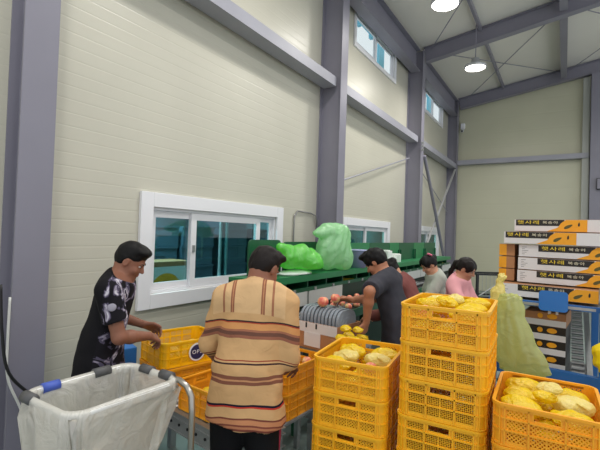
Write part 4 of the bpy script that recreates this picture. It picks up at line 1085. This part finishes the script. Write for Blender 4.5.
def person(loc, rz, label, H=1.7, lean=0., side=0., twist=0., head=(0, 0, 0), hands=None, skin=None, shirt=None, trousers=None, hair=None, female=False, hairstyle='short', face=True, shoes=None, stance=.0, hk=.93):
    s = H/1.70; t = empty('person', (loc[0], loc[1], 0), rz, label, 'person', 'workers at the packing line')
    cr, sr = math.cos(-rz), math.sin(-rz)
    def tl(p): x, y = p[0]-loc[0], p[1]-loc[1]; return V(x*cr-y*sr, x*sr+y*cr, p[2])
    def tv(v): return V(v[0]*cr-v[1]*sr, v[0]*sr+v[1]*cr, v[2])
    P0 = V(0, 0, .94)*s; RL = rotmat(twist, lean, side)
    def T(x, y, z, k=1.):
        """a point of the upright trunk carried along by the bend, which grows from the hips up"""
        w = min(1, max(0, (z-.94)/.22)); RR = rotmat(twist*w, lean*(.45+.55*w), side*(.45+.55*w))
        return P0+RR @ (V(x, y, z)*s-P0)
    yax = RL @ V(0, 1, 0)
    wd = .92 if female else 1.
    shl = {q: T(q*.168*wd, -.005, 1.378) for q in (-1, 1)}
    nb = T(0, -.012, 1.42); piv = T(0, .012, 1.478)
    Hm = rotmat(*head)
    sh = s*hk
    def Hd(x, y, z): return piv+Hm @ (V(x, y, z)*sh)
    arms = {}
    for q in (-1, 1):
        g = hands[q]; Wt = tl(g['w']); E, Wt = ik(shl[q], Wt, .285*s, .255*s, tv(g['hint'])); arms[q] = (E, Wt, nrm(tv(g['d'])) if 'd' in g else nrm(Wt-E), tv(g['n']), g.get('curl', (25, 35, 30)))
    st = stance
    legs = {q: (V(q*.088, 0, .90)*s, V(q*.10, .015+q*st*.5, .48)*s, V(q*.105, -.02+q*st, .085)*s) for q in (-1, 1)}
    allp = [Hd(0, 0, .26), Hd(0, .2, 0), Hd(0, -.16, .1)]+[p for q in (-1, 1) for p in (arms[q][0], arms[q][1], arms[q][1]+arms[q][2]*.2*s, legs[q][2], shl[q])]
    lo = np.min(allp, 0)-.15; hi = np.max(allp, 0)+.12; lo[2] = max(0., min(lo[2], .0)); lo[2] = -.01
    # ---- the body, one continuous skin
    B = Blob(lo, hi, .0062)
    def trunk(B, o=0., k=.05):
        B.cone(T(0, 0, 1.34), T(0, .0, 1.12), (.160*wd+o)*s, (.142*wd+o)*s, k, (yax, .66)); B.cone(T(0, 0, 1.12), T(0, 0, .95), (.142*wd+o)*s, (.15+o)*s, k, (yax, .7))
        B.cone(T(-.125*wd, -.008, 1.37), T(.125*wd, -.008, 1.37), (.056+o)*s, (.056+o)*s, k)
        B.cone(T(-.10*wd, -.015, 1.41), nb, (.04+o)*s, (.05+o)*s, k); B.cone(T(.10*wd, -.015, 1.41), nb, (.04+o)*s, (.05+o)*s, k)
        if female:
            for q in (-1, 1): B.ell(T(q*.075, .085, 1.25), V(.068+o, .055+o, .07+o)*s, .05)
    trunk(B)
    B.cone(nb, piv+Hm @ V(0, -.012, .02)*s, .058*s*wd, .052*s*wd, .03)
    for q in (-1, 1):
        a, b_, c = legs[q]
        B.cone(T(q*.06, 0, .95), a, .10*s, .088*s, .05); B.cone(a, b_, .085*s, .056*s, .03); B.cone(b_, c, .056*s, .040*s, .03); B.ell(c+V(0, .07, -.045)*s, V(.042, .115, .038)*s, .03)
        E, Wt, d, n, curl = arms[q]
        B.cone(shl[q], E, .052*s*wd, .040*s*wd, .03); B.cone(E, E+(Wt-E)*.35, .041*s*wd, .040*s*wd, .02); B.cone(E+(Wt-E)*.35, Wt, .040*s*wd, .026*s*wd, .02)
        add_hand(B, Wt, d, n, q*1, s*(.92 if female else 1.), curl)
    e = lambda c, r, k=.02, sub=False: B.ell(Hd(*c), V(*r)*sh, k, Hm, sub)
    e((0, -.008, .125), (.075, .094, .086)); e((0, .032, .055), (.058, .058, .072), .03); e((0, .066, .002), (.024, .02, .018), .03)
    e((.0, -.03, .05), (.06, .06, .05), .03)
    for q in (-1, 1):
        e((q*.034, .068, .058), (.022, .02, .02), .025); e((q*.031, .098, .094), (.017, .014, .010), .012, True); e((q*.077, -.004, .084), (.010, .021, .032), .008); e((q*.086, .002, .086), (.005, .011, .018), .006, True)
        e((q*.03, .086, .111), (.022, .009, .006), .012)
    B.cone(Hd(0, .086, .100), Hd(0, .108, .064), .009*sh, .0125*sh, .012); e((.010, .098, .060), (.009, .009, .007), .006); e((-.010, .098, .060), (.009, .009, .007), .006)
    e((0, .089, .034), (.022, .009, .006), .008); e((0, .088, .024), (.019, .009, .006), .008); e((0, .099, .0295), (.024, .008, .0022), .004, True)
    B.build('body', skin, t)
    if face:
        em = mat('eye_white', (206, 198, 190), .4); ed = mat('eye_iris', (30, 22, 18), .25); lm = mat('lip_colour', (160, 88, 80), .45); bm = mat('eyebrow_hair', (26, 22, 20), .8)
        for q in (-1, 1):
            Bq = Blob(Hd(q*.031, .08, .094)-.022, Hd(q*.031, .08, .094)+.022, .0028); Bq.ell(Hd(q*.031, .0805, .094), V(.0115, .0095, .0065)*sh, .004, Hm); eye = Bq.build('eye', em, t)
            Bq = Blob(Hd(q*.031, .09, .094)-.015, Hd(q*.031, .09, .094)+.015, .002); Bq.ell(Hd(q*.031, .0885, .0935), V(.0065, .0032, .0064)*sh, .002, Hm); Bq.build('iris', ed, eye)
            Bq = Blob(Hd(q*.031, .09, .113)-.035, Hd(q*.031, .09, .113)+.035, .003); Bq.cone(Hd(q*.014, .0945, .114), Hd(q*.047, .083, .116), .0045*sh, .003*sh, .004); Bq.build('eyebrow', bm, t)
        Bq = Blob(Hd(0, .095, .03)-.035, Hd(0, .095, .03)+.035, .0026); Bq.ell(Hd(0, .0905, .034), V(.021, .009, .0045)*sh, .004, Hm); Bq.ell(Hd(0, .0895, .0245), V(.018, .009, .005)*sh, .004, Hm); Bq.ell(Hd(0, .102, .0295), V(.024, .008, .0014)*sh, .002, Hm, True)
        Bq.build('lips', lm, t)
    # ---- hair
    Bh = Blob(Hd(0, 0, .1)-.24, Hd(0, 0, .1)+.24, .0055); h = lambda c, r, k=.02, sub=False: Bh.ell(Hd(*c), V(*r)*sh, k, Hm, sub)
    if hairstyle == 'short':
        h((0, -.014, .142), (.083, .099, .082)); h((0, -.045, .095), (.079, .066, .075), .03)
        for q in (-1, 1): h((q*.03, .05, .19), (.05, .045, .026), .03)
        h((0, .115, .065), (.072, .075, .078), .012, True)
        for q in (-1, 1): h((q*.088, .010, .075), (.03, .034, .040), .01, True)
        Bh.cut(Hd(0, -.08, .040), Hm @ V(0, .25, -1), .01)
        Bh.wrinkle(.0022, 120, int(H*1000) % 97, (1, 1, .4))
    elif hairstyle == 'mop':
        h((0, -.012, .135), (.092, .108, .092)); h((0, -.05, .10), (.086, .07, .08), .03)
        h((0, .122, .052), (.074, .07, .078), .012, True); h((0, .06, .205), (.06, .05, .028), .03)
        Bh.cut(Hd(0, -.08, .035), Hm @ V(0, .2, -1), .01)
        Bh.wrinkle(.0035, 95, 5, (1, 1, .5))
    else:
        h((0, -.012, .135), (.083, .101, .084)); h((0, -.045, .095), (.08, .068, .08), .03)
        for q in (-1, 1): h((q*.055, .03, .13), (.035, .06, .06), .03); h((q*.070, -.02, .10), (.012, .03, .04), .02)
        h((0, .128, .055), (.078, .100, .092), .012, True)
        for q in (-1, 1): h((q*.09, .014, .068), (.026, .034, .040), .01, True)
        if hairstyle == 'ponytail':
            h((0, -.115, .10), (.032, .03, .032), .02); Bh.cone(Hd(0, -.125, .09), Hd(.0, -.135, -.01), .030*sh, .024*sh, .02); Bh.cone(Hd(0, -.135, -.01), Hd(.01, -.11, -.10), .024*sh, .012*sh, .02)
        else: h((0, -.105, .13), (.045, .04, .042), .02)
        Bh.wrinkle(.003, 120, 9, (1, 1, .3))
    Bh.build('hair', hair, t)
    # ---- upper garment
    if shirt:
        g = shirt; o = g.get('o', .014); B = Blob(lo, hi, .0085)
        trunk(B, o, .05)
        hem = g.get('hem', .88); fl_ = g.get('flare', 0.)
        hc = V(0, 0, hem)*s if hem < .94 else T(0, 0, hem)
        B.cone(T(0, 0, 1.0), hc+g.get('shift', V(0, 0, 0)), (.160+o)*s, (.182+o+fl_)*s, .05, (V(0, 1, 0), .74))
        if female is False and g.get('back', 0): B.cone(T(0, -.03, 1.3), T(0, -.05, 1.1), .12*s, .11*s, .06, (yax, .6))
        sl = g.get('sleeve', .65)
        for q in (-1, 1):
            E, Wt = arms[q][:2]; r0, r1 = .060*wd+g.get('so', .008), .05*wd+g.get('so', .008)
            if sl <= 1:
                e1 = shl[q]+(E-shl[q])*sl; Bs = Blob(lo, hi, .0085); Bs.D[:] = .5; Bs.cone(shl[q], e1+(e1-shl[q])*.35, r0*s, r1*s*1.06, .02); Bs.cut(e1, E-shl[q]); B._mix((slice(None),)*3, Bs.D, .03)
            else:
                e1 = E+(Wt-E)*(sl-1); Bs = Blob(lo, hi, .0085); Bs.D[:] = .5; Bs.cone(shl[q], E, r0*s, r1*s, .02); Bs.cone(E, e1+(e1-E)*.25, r1*s, r1*.86*s, .03); Bs.cut(e1, Wt-E) if False else None
                d = nrm(Wt-E); X, Y, Z = Bs._pts((slice(None),)*3); pl = ((X-e1[0])*d[0]+(Y-e1[1])*d[1]+(Z-e1[2])*d[2]).astype(np.float32)
                rad = np.sqrt((X-e1[0])**2+(Y-e1[1])**2+(Z-e1[2])**2); Bs.D = np.where(rad < .14, np.maximum(Bs.D, pl), Bs.D).astype(np.float32)
                B._mix((slice(None),)*3, Bs.D, .03)
        B.cut(hc+g.get('shift', V(0, 0, 0)), g.get('hemn', V(0, 0, -1)))
        # neckline
        if g.get('collar'):
            B.cone(T(0, -.02, 1.43), T(0, -.012, 1.475), .068*s, .060*s, .012)
            B.cut(T(0, -.012, 1.472), RL @ V(0, .35, 1))
        else:
            B.cone(nb, nb+(piv-nb)*.5, .066*s*wd, .060*s*wd, .02)
            B.cut(T(0, -.012, 1.470), RL @ V(0, .4, 1))
        B.wrinkle(g.get('wr', .004), 26, g.get('seed', 1), (1, 1, .6)); B.wrinkle(g.get('wr', .004)*.5, 60, g.get('seed', 1)+3, (1, 1, .6))
        so = B.build(g['name'], g['m'], t)
        if g.get('collar'):
            Bc = Blob(T(0, 0, 1.46)-.13, T(0, 0, 1.46)+.13, .005); Bc.cone(T(0, -.018, 1.44), T(0, -.012, 1.488), .076*s, .063*s, .01); Bc.cut(T(0, -.012, 1.478), RL @ V(0, .45, 1)); Bc.cut(T(0, 0, 1.435), RL @ V(0, -.5, -1))
            Bc.build('collar', g.get('cm', g['m']), so)
    # ---- trousers and shoes
    B = Blob((lo[0], lo[1], -.01), (hi[0], hi[1], 1.2*s), .0095)
    B.cone(T(0, 0, 1.0), V(0, 0, .90)*s, .160*s, .172*s, .05, (V(0, 1, 0), .74))
    for q in (-1, 1):
        a, b_, c = legs[q]; B.cone(a, b_, .105*s, .078*s, .04); B.cone(b_, c, .078*s, .068*s, .03)
    B.cut(V(0, 0, .07)*s, V(0, 0, -1)); B.cut(V(0, 0, (shirt['hem']+.05 if shirt else 1.)*s), V(0, 0, 1)); B.wrinkle(.004, 30, 4, (1, 1, .5))
    tr = B.build('trousers', trousers, t)
    for q in (-1, 1):
        c = legs[q][2]; B = Blob(c-.2, c+.22, .008); B.ell(c+V(0, .075, -.035)*s, V(.052, .135, .05)*s, .02); B.cone(c, c+V(0, 0, -.03), .055*s, .05*s, .03); B.cut((0, 0, .004), (0, 0, -1)); B.build('shoe', shoes or M_DARK, t)
    return t, dict(T=T, Hd=Hd, arms=arms, legs=legs, s=s, Hm=Hm, trousers=tr, shl=shl)

SK1 = skin_mat('skin_brown', (146, 98, 78)); SK2 = skin_mat('skin_tan', (176, 120, 92)); SK3 = skin_mat('skin_light_tan', (198, 146, 118))
M_HAIR = mat('black_hair', (14, 12, 13), .6, 0, .25, bump=(140, .5, .003))
M_HAIR2 = mat('dark_brown_hair', (26, 19, 18), .6, 0, .25, bump=(140, .5, .003))
M_BLK = mat('black_cloth', (20, 20, 23), .85, 0, .2, bump=(120, .15, .002))
M_CHAR = mat('charcoal_cloth', (60, 60, 68), .85, 0, .2, noise=(6, .06), bump=(100, .2, .002))
M_MAROON = mat('maroon_cloth', (124, 74, 70), .85, 0, .2, noise=(6, .06), bump=(100, .2, .002))
M_SAGE = mat('sage_grey_knit', (174, 178, 168), .9, 0, .2, noise=(6, .05), bump=(100, .2, .002))
M_PINK = mat('pink_cloth', (228, 164, 170), .85, 0, .2, noise=(5, .05), bump=(100, .2, .002))

def striped_cloth():
    """pattern woven in the cloth: horizontal stripe groups below a yoke with upright stripe groups"""
    m = bpy.data.materials.new('striped_cloth'); m.use_nodes = True; nt = m.node_tree; N = nt.nodes.new; L = nt.links.new
    b = nt.nodes['Principled BSDF']; b.inputs['Roughness'].default_value = .85; b.inputs['Specular IOR Level'].default_value = .2
    tc = N('ShaderNodeTexCoord'); sp = N('ShaderNodeSeparateXYZ'); L(tc.outputs['Object'], sp.inputs[0])
    nz = N('ShaderNodeTexNoise'); nz.inputs['Scale'].default_value = 3.5; L(tc.outputs['Object'], nz.inputs['Vector'])
    def M2(op, a, v, v2=None):
        q = N('ShaderNodeMath'); q.operation = op
        for i, x in enumerate((a, v, v2)):
            if x is None: continue
            if isinstance(x, (int, float)): q.inputs[i].default_value = x
            else: L(x, q.inputs[i])
        return q.outputs[0]
    ax = M2('ABSOLUTE', sp.outputs['X'], 0.)
    # stripes sag towards the sides and wander a little with the folds
    zz = M2('ADD', sp.outputs['Z'], M2('MULTIPLY', M2('SUBTRACT', nz.outputs['Fac'], .5), .05))
    zz = M2('ADD', zz, M2('MULTIPLY', M2('MULTIPLY', ax, ax), .55))
    base = (207, 165, 117); bands = [(.70, base), (.775, (120, 66, 54)), (.787, (176, 116, 84)), (.797, (120, 66, 54)), (.806, (190, 130, 92)), (.826, (120, 66, 54)), (.836, base),
             (.885, (196, 60, 48)), (.893, (30, 28, 46)), (.905, base), (1.005, (132, 84, 66)), (1.020, (196, 142, 102)), (1.030, (132, 84, 66)), (1.045, base), (1.098, (60, 42, 46)), (1.106, base), (1.114, (150, 66, 52)), (1.120, base),
             (1.222, (150, 96, 76)), (1.236, (110, 74, 62)), (1.256, (160, 104, 80)), (1.268, (206, 146, 92)), (1.300, (170, 70, 50)), (1.307, (64, 46, 46)), (1.315, base)]
    r1 = N('ShaderNodeValToRGB'); r1.color_ramp.interpolation = 'CONSTANT'
    def fill_ramp(r, st, lo_, hi_):
        e = r.color_ramp.elements
        while len(e) > 1: e.remove(e[-1])
        e[0].position = 0; e[0].color = rgba(st[0][1])
        for p, c in st[1:]:
            q = e.new((p-lo_)/(hi_-lo_)); q.color = rgba(c)
    fill_ramp(r1, bands, .7, 1.4)
    mr = N('ShaderNodeMapRange'); mr.inputs[1].default_value = .7; mr.inputs[2].default_value = 1.4; L(zz, mr.inputs[0]); L(mr.outputs[0], r1.inputs[0])
    pale = (217, 178, 132); yk = [(0, pale), (.072, (150, 96, 72)), (.080, (196, 142, 104)), (.085, (150, 96, 72)), (.093, pale), (.128, (166, 112, 84)), (.140, pale)]
    r2 = N('ShaderNodeValToRGB'); r2.color_ramp.interpolation = 'CONSTANT'; fill_ramp(r2, yk, 0, .3)
    m2 = N('ShaderNodeMapRange'); m2.inputs[1].default_value = 0; m2.inputs[2].default_value = .3; L(ax, m2.inputs[0]); L(m2.outputs[0], r2.inputs[0])
    yoke = M2('MULTIPLY', M2('GREATER_THAN', M2('ADD', sp.outputs['Z'], M2('MULTIPLY', M2('MULTIPLY', ax, ax), .8)), 1.352), M2('LESS_THAN', ax, .2))
    mx = N('ShaderNodeMix'); mx.data_type = 'RGBA'; L(yoke, mx.inputs[0]); L(r1.outputs[0], mx.inputs[6]); L(r2.outputs[0], mx.inputs[7]); L(mx.outputs[2], b.inputs['Base Color'])
    n2 = N('ShaderNodeTexNoise'); n2.inputs['Scale'].default_value = 14; n2.inputs['Distortion'].default_value = 1.; L(tc.outputs['Object'], n2.inputs['Vector'])
    bp = N('ShaderNodeBump'); bp.inputs['Strength'].default_value = .35; bp.inputs['Distance'].default_value = .015; L(n2.outputs['Fac'], bp.inputs['Height']); L(bp.outputs[0], b.inputs['Normal'])
    return m
def camo_cloth():
    """black back, dark patterned sleeves, side and chest with pale angular blotches"""
    m = bpy.data.materials.new('patterned_black_cloth'); m.use_nodes = True; nt = m.node_tree; N = nt.nodes.new; L = nt.links.new
    b = nt.nodes['Principled BSDF']; b.inputs['Roughness'].default_value = .85; b.inputs['Specular IOR Level'].default_value = .2
    tc = N('ShaderNodeTexCoord'); sp = N('ShaderNodeSeparateXYZ'); L(tc.outputs['Object'], sp.inputs[0])
    vo = N('ShaderNodeTexNoise'); vo.inputs['Scale'].default_value = 8.5; vo.inputs['Detail'].default_value = 2.5; vo.inputs['Distortion'].default_value = 1.6; L(tc.outputs['Object'], vo.inputs['Vector'])
    r = N('ShaderNodeValToRGB'); r.color_ramp.interpolation = 'CONSTANT'; e = r.color_ramp.elements
    e[0].position = 0; e[0].color = rgba((26, 24, 30)); e[1].position = .50; e[1].color = rgba((84, 78, 98)); q = e.new(.56); q.color = rgba((150, 142, 160)); q = e.new(.61); q.color = rgba((206, 202, 212)); q = e.new(.66); q.color = rgba((70, 64, 84))
    L(vo.outputs['Fac'], r.inputs[0])
    # mask: only in front of the side seam (y forward of the spine) or out on the sleeves
    a = N('ShaderNodeMath'); a.operation = 'MULTIPLY_ADD'; L(sp.outputs['Z'], a.inputs[0]); a.inputs[1].default_value = -.155; a.inputs[2].default_value = .205
    c = N('ShaderNodeMath'); c.operation = 'ADD'; L(sp.outputs['Y'], c.inputs[0]); L(a.outputs[0], c.inputs[1])
    g = N('ShaderNodeMath'); g.operation = 'GREATER_THAN'; L(c.outputs[0], g.inputs[0]); g.inputs[1].default_value = .075
    mx = N('ShaderNodeMix'); mx.data_type = 'RGBA'; L(g.outputs[0], mx.inputs[0]); mx.inputs[6].default_value = rgba((22, 21, 25)); L(r.outputs[0], mx.inputs[7]); L(mx.outputs[2], b.inputs['Base Color'])
    return m

# man in the black patterned T-shirt, by the window, lifting the bright yellow crate
p1, d1 = person((1.10, 1.60), R(-50), 'man in black patterned T-shirt bending over the bright yellow crate by the window', 1.73, R(12), 0, 0, (R(-4), R(30), 0),
   {1: dict(w=(1.30, 1.82, 1.07), hint=(.3, -.3, -.9), d=(-.15, .85, -.40), n=(-.5, -.5, -.75), curl=(30, 45, 35)),
    -1: dict(w=(1.06, 1.95, 1.09), hint=(-.6, .0, -.7), d=(.25, .8, -.35), n=(.6, -.35, -.7), curl=(30, 45, 35))},
   SK1, dict(name='t_shirt', m=camo_cloth(), o=.012, hem=.80, sleeve=.66, so=.014, wr=.004, seed=2, flare=.01), M_BLK, M_HAIR)
# pale round print on the sleeve
E = d1['arms'][1][0]; Sx = d1['shl'][1]; ua = nrm(E-Sx); ow = V(2.5, -1.6, .1); rz_ = R(50); ow = V(ow[0]*math.cos(rz_)-ow[1]*math.sin(rz_), ow[0]*math.sin(rz_)+ow[1]*math.cos(rz_), ow[2])
ow = nrm(ow-ua*(ow@ua)); pc = Sx+(E-Sx)*.34+ow*.069; Bp = Blob(pc-.05, pc+.05, .004)
Bp.cone(pc-ow*.004, pc+ow*.002, .026, .025, .002, (ow, .28)); Bp.build('sleeve_print', mat('pale_print', (158, 154, 168), .85), p1)

# man in the striped shirt, from behind
p2, d2 = person((2.17, 1.77), R(30), 'man in tan striped shirt and black trousers seen from behind, reaching into crates', 1.735, R(8), R(3), R(-6), (R(-32), R(30), R(2)),
   {1: dict(w=(2.235, 2.12, 1.005), hint=(.35, -.5, -.9), d=(-.35, .75, -.55), n=(-.6, -.3, -.7), curl=(25, 40, 30)),
    -1: dict(w=(1.83, 1.93, .95), hint=(-.35, -.5, -.9), d=(.1, .8, -.6), n=(.5, -.3, -.8), curl=(25, 40, 30))},
   SK1, dict(name='striped_shirt', m=striped_cloth(), o=.016, hem=.765, sleeve=1.42, so=.012, wr=.006, seed=6, flare=.016, collar=True, hemn=V(-.10, 0, -1)), M_BLK, M_HAIR2)
sm = mat('maroon_stripe', (150, 32, 58), .8)
B_ = MB(); a, b_, c = d2['legs'][1]; s_ = d2['s']
for o_ in (-.012, .012):
    pts = [V(.172, .0+o_, .86)*s_, a+V(.100, o_, -.06)*s_, a+(b_-a)*.5+V(.092, o_, 0)*s_, b_+V(.077, o_, 0)*s_, b_+(c-b_)*.5+V(.073, o_, 0)*s_]
    B_.tube([tuple(p) for p in pts], .0065, 8)
B_.build('side_stripe', sm, d2['trousers'], smooth=True)

# dark-haired man in charcoal T-shirt
p3, d3 = person((2.42, 3.53), R(92), 'dark-haired man in charcoal T-shirt holding a peach at the sorting machine', 1.735, R(18), 0, 0, (R(4), R(40), 0),
   {1: dict(w=(2.11, 3.22, 1.235), hint=(.2, .7, -.7), d=(-.9, -.25, .05), n=(.1, -.5, -.8), curl=(25, 35, 30)),
    -1: dict(w=(2.28, 3.12, 1.09), hint=(.1, -1, -.1), d=(-.25, .05, -.95), n=(-.9, .2, .1), curl=(20, 30, 25))},
   SK2, dict(name='t_shirt', m=M_CHAR, o=.020, hem=.84, sleeve=.92, so=.020, wr=.004, seed=3, flare=.008), M_BLK, M_HAIR, hairstyle='mop', face=True)
put('peach', PEACH, (2.0, 3.115, 1.25), 'pink peach held in the hand of the dark-haired man', 'peach', None)
# worker in maroon, bent over
p4, d4 = person((2.47, 4.03), R(86), 'person in maroon long-sleeved top bent over the line behind the dark-haired man', 1.68, R(30), 0, 0, (0, R(55), 0),
   {1: dict(w=(2.0, 4.2, .98), hint=(.3, .6, -.5), n=(0, 0, -1)), -1: dict(w=(2.0, 3.85, .98), hint=(.5, -.6, -.3), n=(0, 0, -1))},
   SK3, dict(name='long_sleeved_top', m=M_MAROON, o=.020, hem=.82, sleeve=1.8, so=.014, wr=.004, seed=4), M_BLK, M_HAIR, female=True, hairstyle='bun', face=True)
# woman in grey-green with pink hair clip
p5, d5 = person((2.44, 4.96), R(122), 'woman in sage grey sweater with pink flower in her dark tied hair, looking down', 1.635, R(14), 0, 0, (R(14), R(34), 0),
   {1: dict(w=(2.08, 5.0, 1.04), hint=(.3, .7, -.5), n=(0, 0, -1)), -1: dict(w=(2.12, 4.72, 1.04), hint=(.5, -.7, -.4), n=(0, 0, -1))},
   SK3, dict(name='sweater', m=M_SAGE, o=.020, hem=.82, sleeve=1.85, so=.014, wr=.004, seed=5), M_BLK, M_HAIR, female=True, hairstyle='bun', face=True)
fm = mat('pink_petal', (232, 120, 150), .6); Bf = Blob(d5['Hd'](.0, -.07, .2)-.08, d5['Hd'](.0, -.07, .2)+.08, .004)
for k in range(5):
    a = k*2*PI/5; Bf.ell(d5['Hd'](-.035+.022*math.cos(a), -.06+.012*math.sin(a), .205+.018*math.sin(a)), V(.015, .012, .012), .006)
Bf.build('flower_clip', fm, p5)
# woman in pink
p6, d6 = person((2.64, 4.45), R(-98), 'woman in pink collared shirt with dark ponytail looking down to her side', 1.63, R(10), 0, 0, (R(0), R(26), 0),
   {1: dict(w=(3.0, 4.25, 1.12), hint=(.0, -.8, -.5), n=(0, .2, -1)), -1: dict(w=(3.05, 4.55, 1.10), hint=(-.6, .6, -.4), n=(0, -.2, -1))},
   SK3, dict(name='pink_shirt', m=M_PINK, o=.022, hem=.80, sleeve=1.6, so=.014, wr=.004, seed=8, collar=True), M_BLK, M_HAIR2, female=True, hairstyle='ponytail', face=True)
# ================================================================== LINER CART NEAR THE CAMERA
M_LINER = film('clear_white_film', (244, 242, 236), .46, .22, .35, (9, 1.0, .03), .14)
M_GAFF = mat('dark_grey_tape', (84, 84, 86), .5); M_BTAPE = mat('blue_print_film', (70, 96, 190), .45)
def cart():
    t = empty('liner_cart', (1.925, 1.105, 0), R(0), 'steel pipe cart lined with a translucent white plastic bag near the big column', 'cart')
    W2, D2, r, z = .185, .25, .07, 1.08
    pts = []
    for x, y in rrect(2*W2, 2*D2, r, 5): pts.append((x, y, z))
    MB().tube(pts, .014, 10, closed=True).build('top_rail', mat('film_wrapped_rail', (226, 226, 224), .3, noise=(14, .06)), t, smooth=True)
    # legs: bent pipe running down at the corners
    for sx in (-1, 1):
        for sy in (-1, 1):
            ox = sx*(W2+.0); oy = sy*(D2-.0)
            if (sx, sy) == (1, 1):
                q = [(W2-.06, D2, z), (W2-.0, D2+.002, z+.002), (W2+.05, D2, z-.012), (W2+.085, D2-.002, z-.05), (W2+.095, D2-.004, z-.12), (W2+.095, D2-.004, .05)]
            else: q = [(ox*.97, oy*.97, z-.005), (ox*.88, oy*.88, z-.12), (ox*.86, oy*.86, .3), (ox*.97, oy*.97, .05)]
            MB().tube(q, .014, 10).build('leg', M_CHROME, t, smooth=True)
    lw = [(-W2, -D2, .22), (W2, -D2, .22), (W2, D2, .22), (-W2, D2, .22)]
    MB().tube(lw, .012, 8, closed=True).build('lower_rail', M_CHROME, t, smooth=True)
    for sx in (-1, 1):
        for sy in (-1, 1):
            x, y = sx*W2*.97+(.045 if (sx, sy) == (1, 1) else 0), sy*D2*.97
            c = MB(); c.tube([(x-.012, y, .032), (x+.012, y, .032)], .03, 14); c.build('caster', M_DARK, t)
    # liner: folded over the rail, sagging inside, skirt hanging outside
    rnd = np.random.RandomState(3); n = 132; vs = []; fs = []; prof = []
    # (offset outward, height)
    rows = [(-.075, -.62), (-.05, -.5), (-.028, -.38), (-.002, -.26), (.012, -.16), (.022, -.08), (.022, -.03), (.016, .006), (.0, .019), (-.016, .006), (-.026, -.05), (-.034, -.12), (-.045, -.20), (-.06, -.28), (-.08, -.34)]
    ring = rrect(2*W2, 2*D2, r, 32); m_ = len(ring); ph = rnd.rand(12)*6.28
    def wob(a, i, k): return sum(math.sin(a*f+ph[j]+i*.35*(j % 3))*amp for j, (f, amp) in enumerate(((5, .5), (9, .4), (17, .35), (29, .25), (41, .18))))*k
    for i, (o, dz) in enumerate(rows):
        for j, (x, y) in enumerate(ring):
            a = 2*PI*j/m_; L_ = math.hypot(x, y); nx, ny = x/L_, y/L_
            k = .003 if 6 <= i <= 9 else .016 if i < 6 else .016
            off = o+abs(wob(a, i, k))*(1 if i < 9 else -1) if 6 <= i <= 9 else o+wob(a, i, k)
            h = z+dz
            if i < 6: # ragged skirt: long on the camera side, short at the back and at the bent leg
                back = .5-.5*(-.85*nx*0+ (-ny if True else 0))
                cut = .50+.5*max(0., min(1., (-ny*.9+ -nx*.15+.35)))
                if x > W2-.02 and y > D2-.2: cut *= .45
                h = z+dz*cut*(1+.08*math.sin(3*a+ph[1]))
            vs.append((x+nx*off, y+ny*off, h+(wob(a, i, .006) if (i < 6 or i > 10) else 0)))
    for i in range(len(rows)-1):
        for j in range(m_): fs.append((i*m_+j, i*m_+(j+1) % m_, (i+1)*m_+(j+1) % m_, (i+1)*m_+j))
    base = (len(rows)-1)*m_; ctr = len(vs); 
    lay = []
    for q in (.66, .33):
        st = len(vs); lay.append(st)
        for j in range(m_):
            x, y, h = vs[base+j]; vs.append((x*q, y*q, z-.36+.02*math.sin(j*.5+q*9)+.015*math.sin(j*.21)))
    prev = base
    for st in lay:
        for j in range(m_): fs.append((prev+j, prev+(j+1) % m_, st+(j+1) % m_, st+j))
        prev = st
    vs.append((0, 0, z-.37)); c = len(vs)-1
    for j in range(m_): fs.append((prev+j, prev+(j+1) % m_, c))
    o = shell(vs, fs, 'plastic_liner', M_LINER, t)
    # clips and tape on the rail
    def wrap(n, a, b, m, rr=.024): MB().tube([a, ((a[0]+b[0])/2, (a[1]+b[1])/2, (a[2]+b[2])/2), b], rr, 10).build(n, m, t, smooth=True)
    wrap('tape_wrap', (-W2, .06, z+.004), (-W2, .14, z+.004), M_GAFF); wrap('tape_wrap', (-.08, D2, z+.004), (-.005, D2, z+.004), M_GAFF); wrap('tape_wrap', (W2-.12, D2, z+.006), (W2-.05, D2, z+.006), M_GAFF)
    wrap('tape_wrap', (-W2+.03, -D2, z+.004), (-W2+.1, -D2, z+.004), M_GAFF)
    wrap('printed_film', (-W2, -D2+.08, z+.003), (-W2, -D2+.15, z+.003), M_BTAPE, .0225)
    return t
cart()
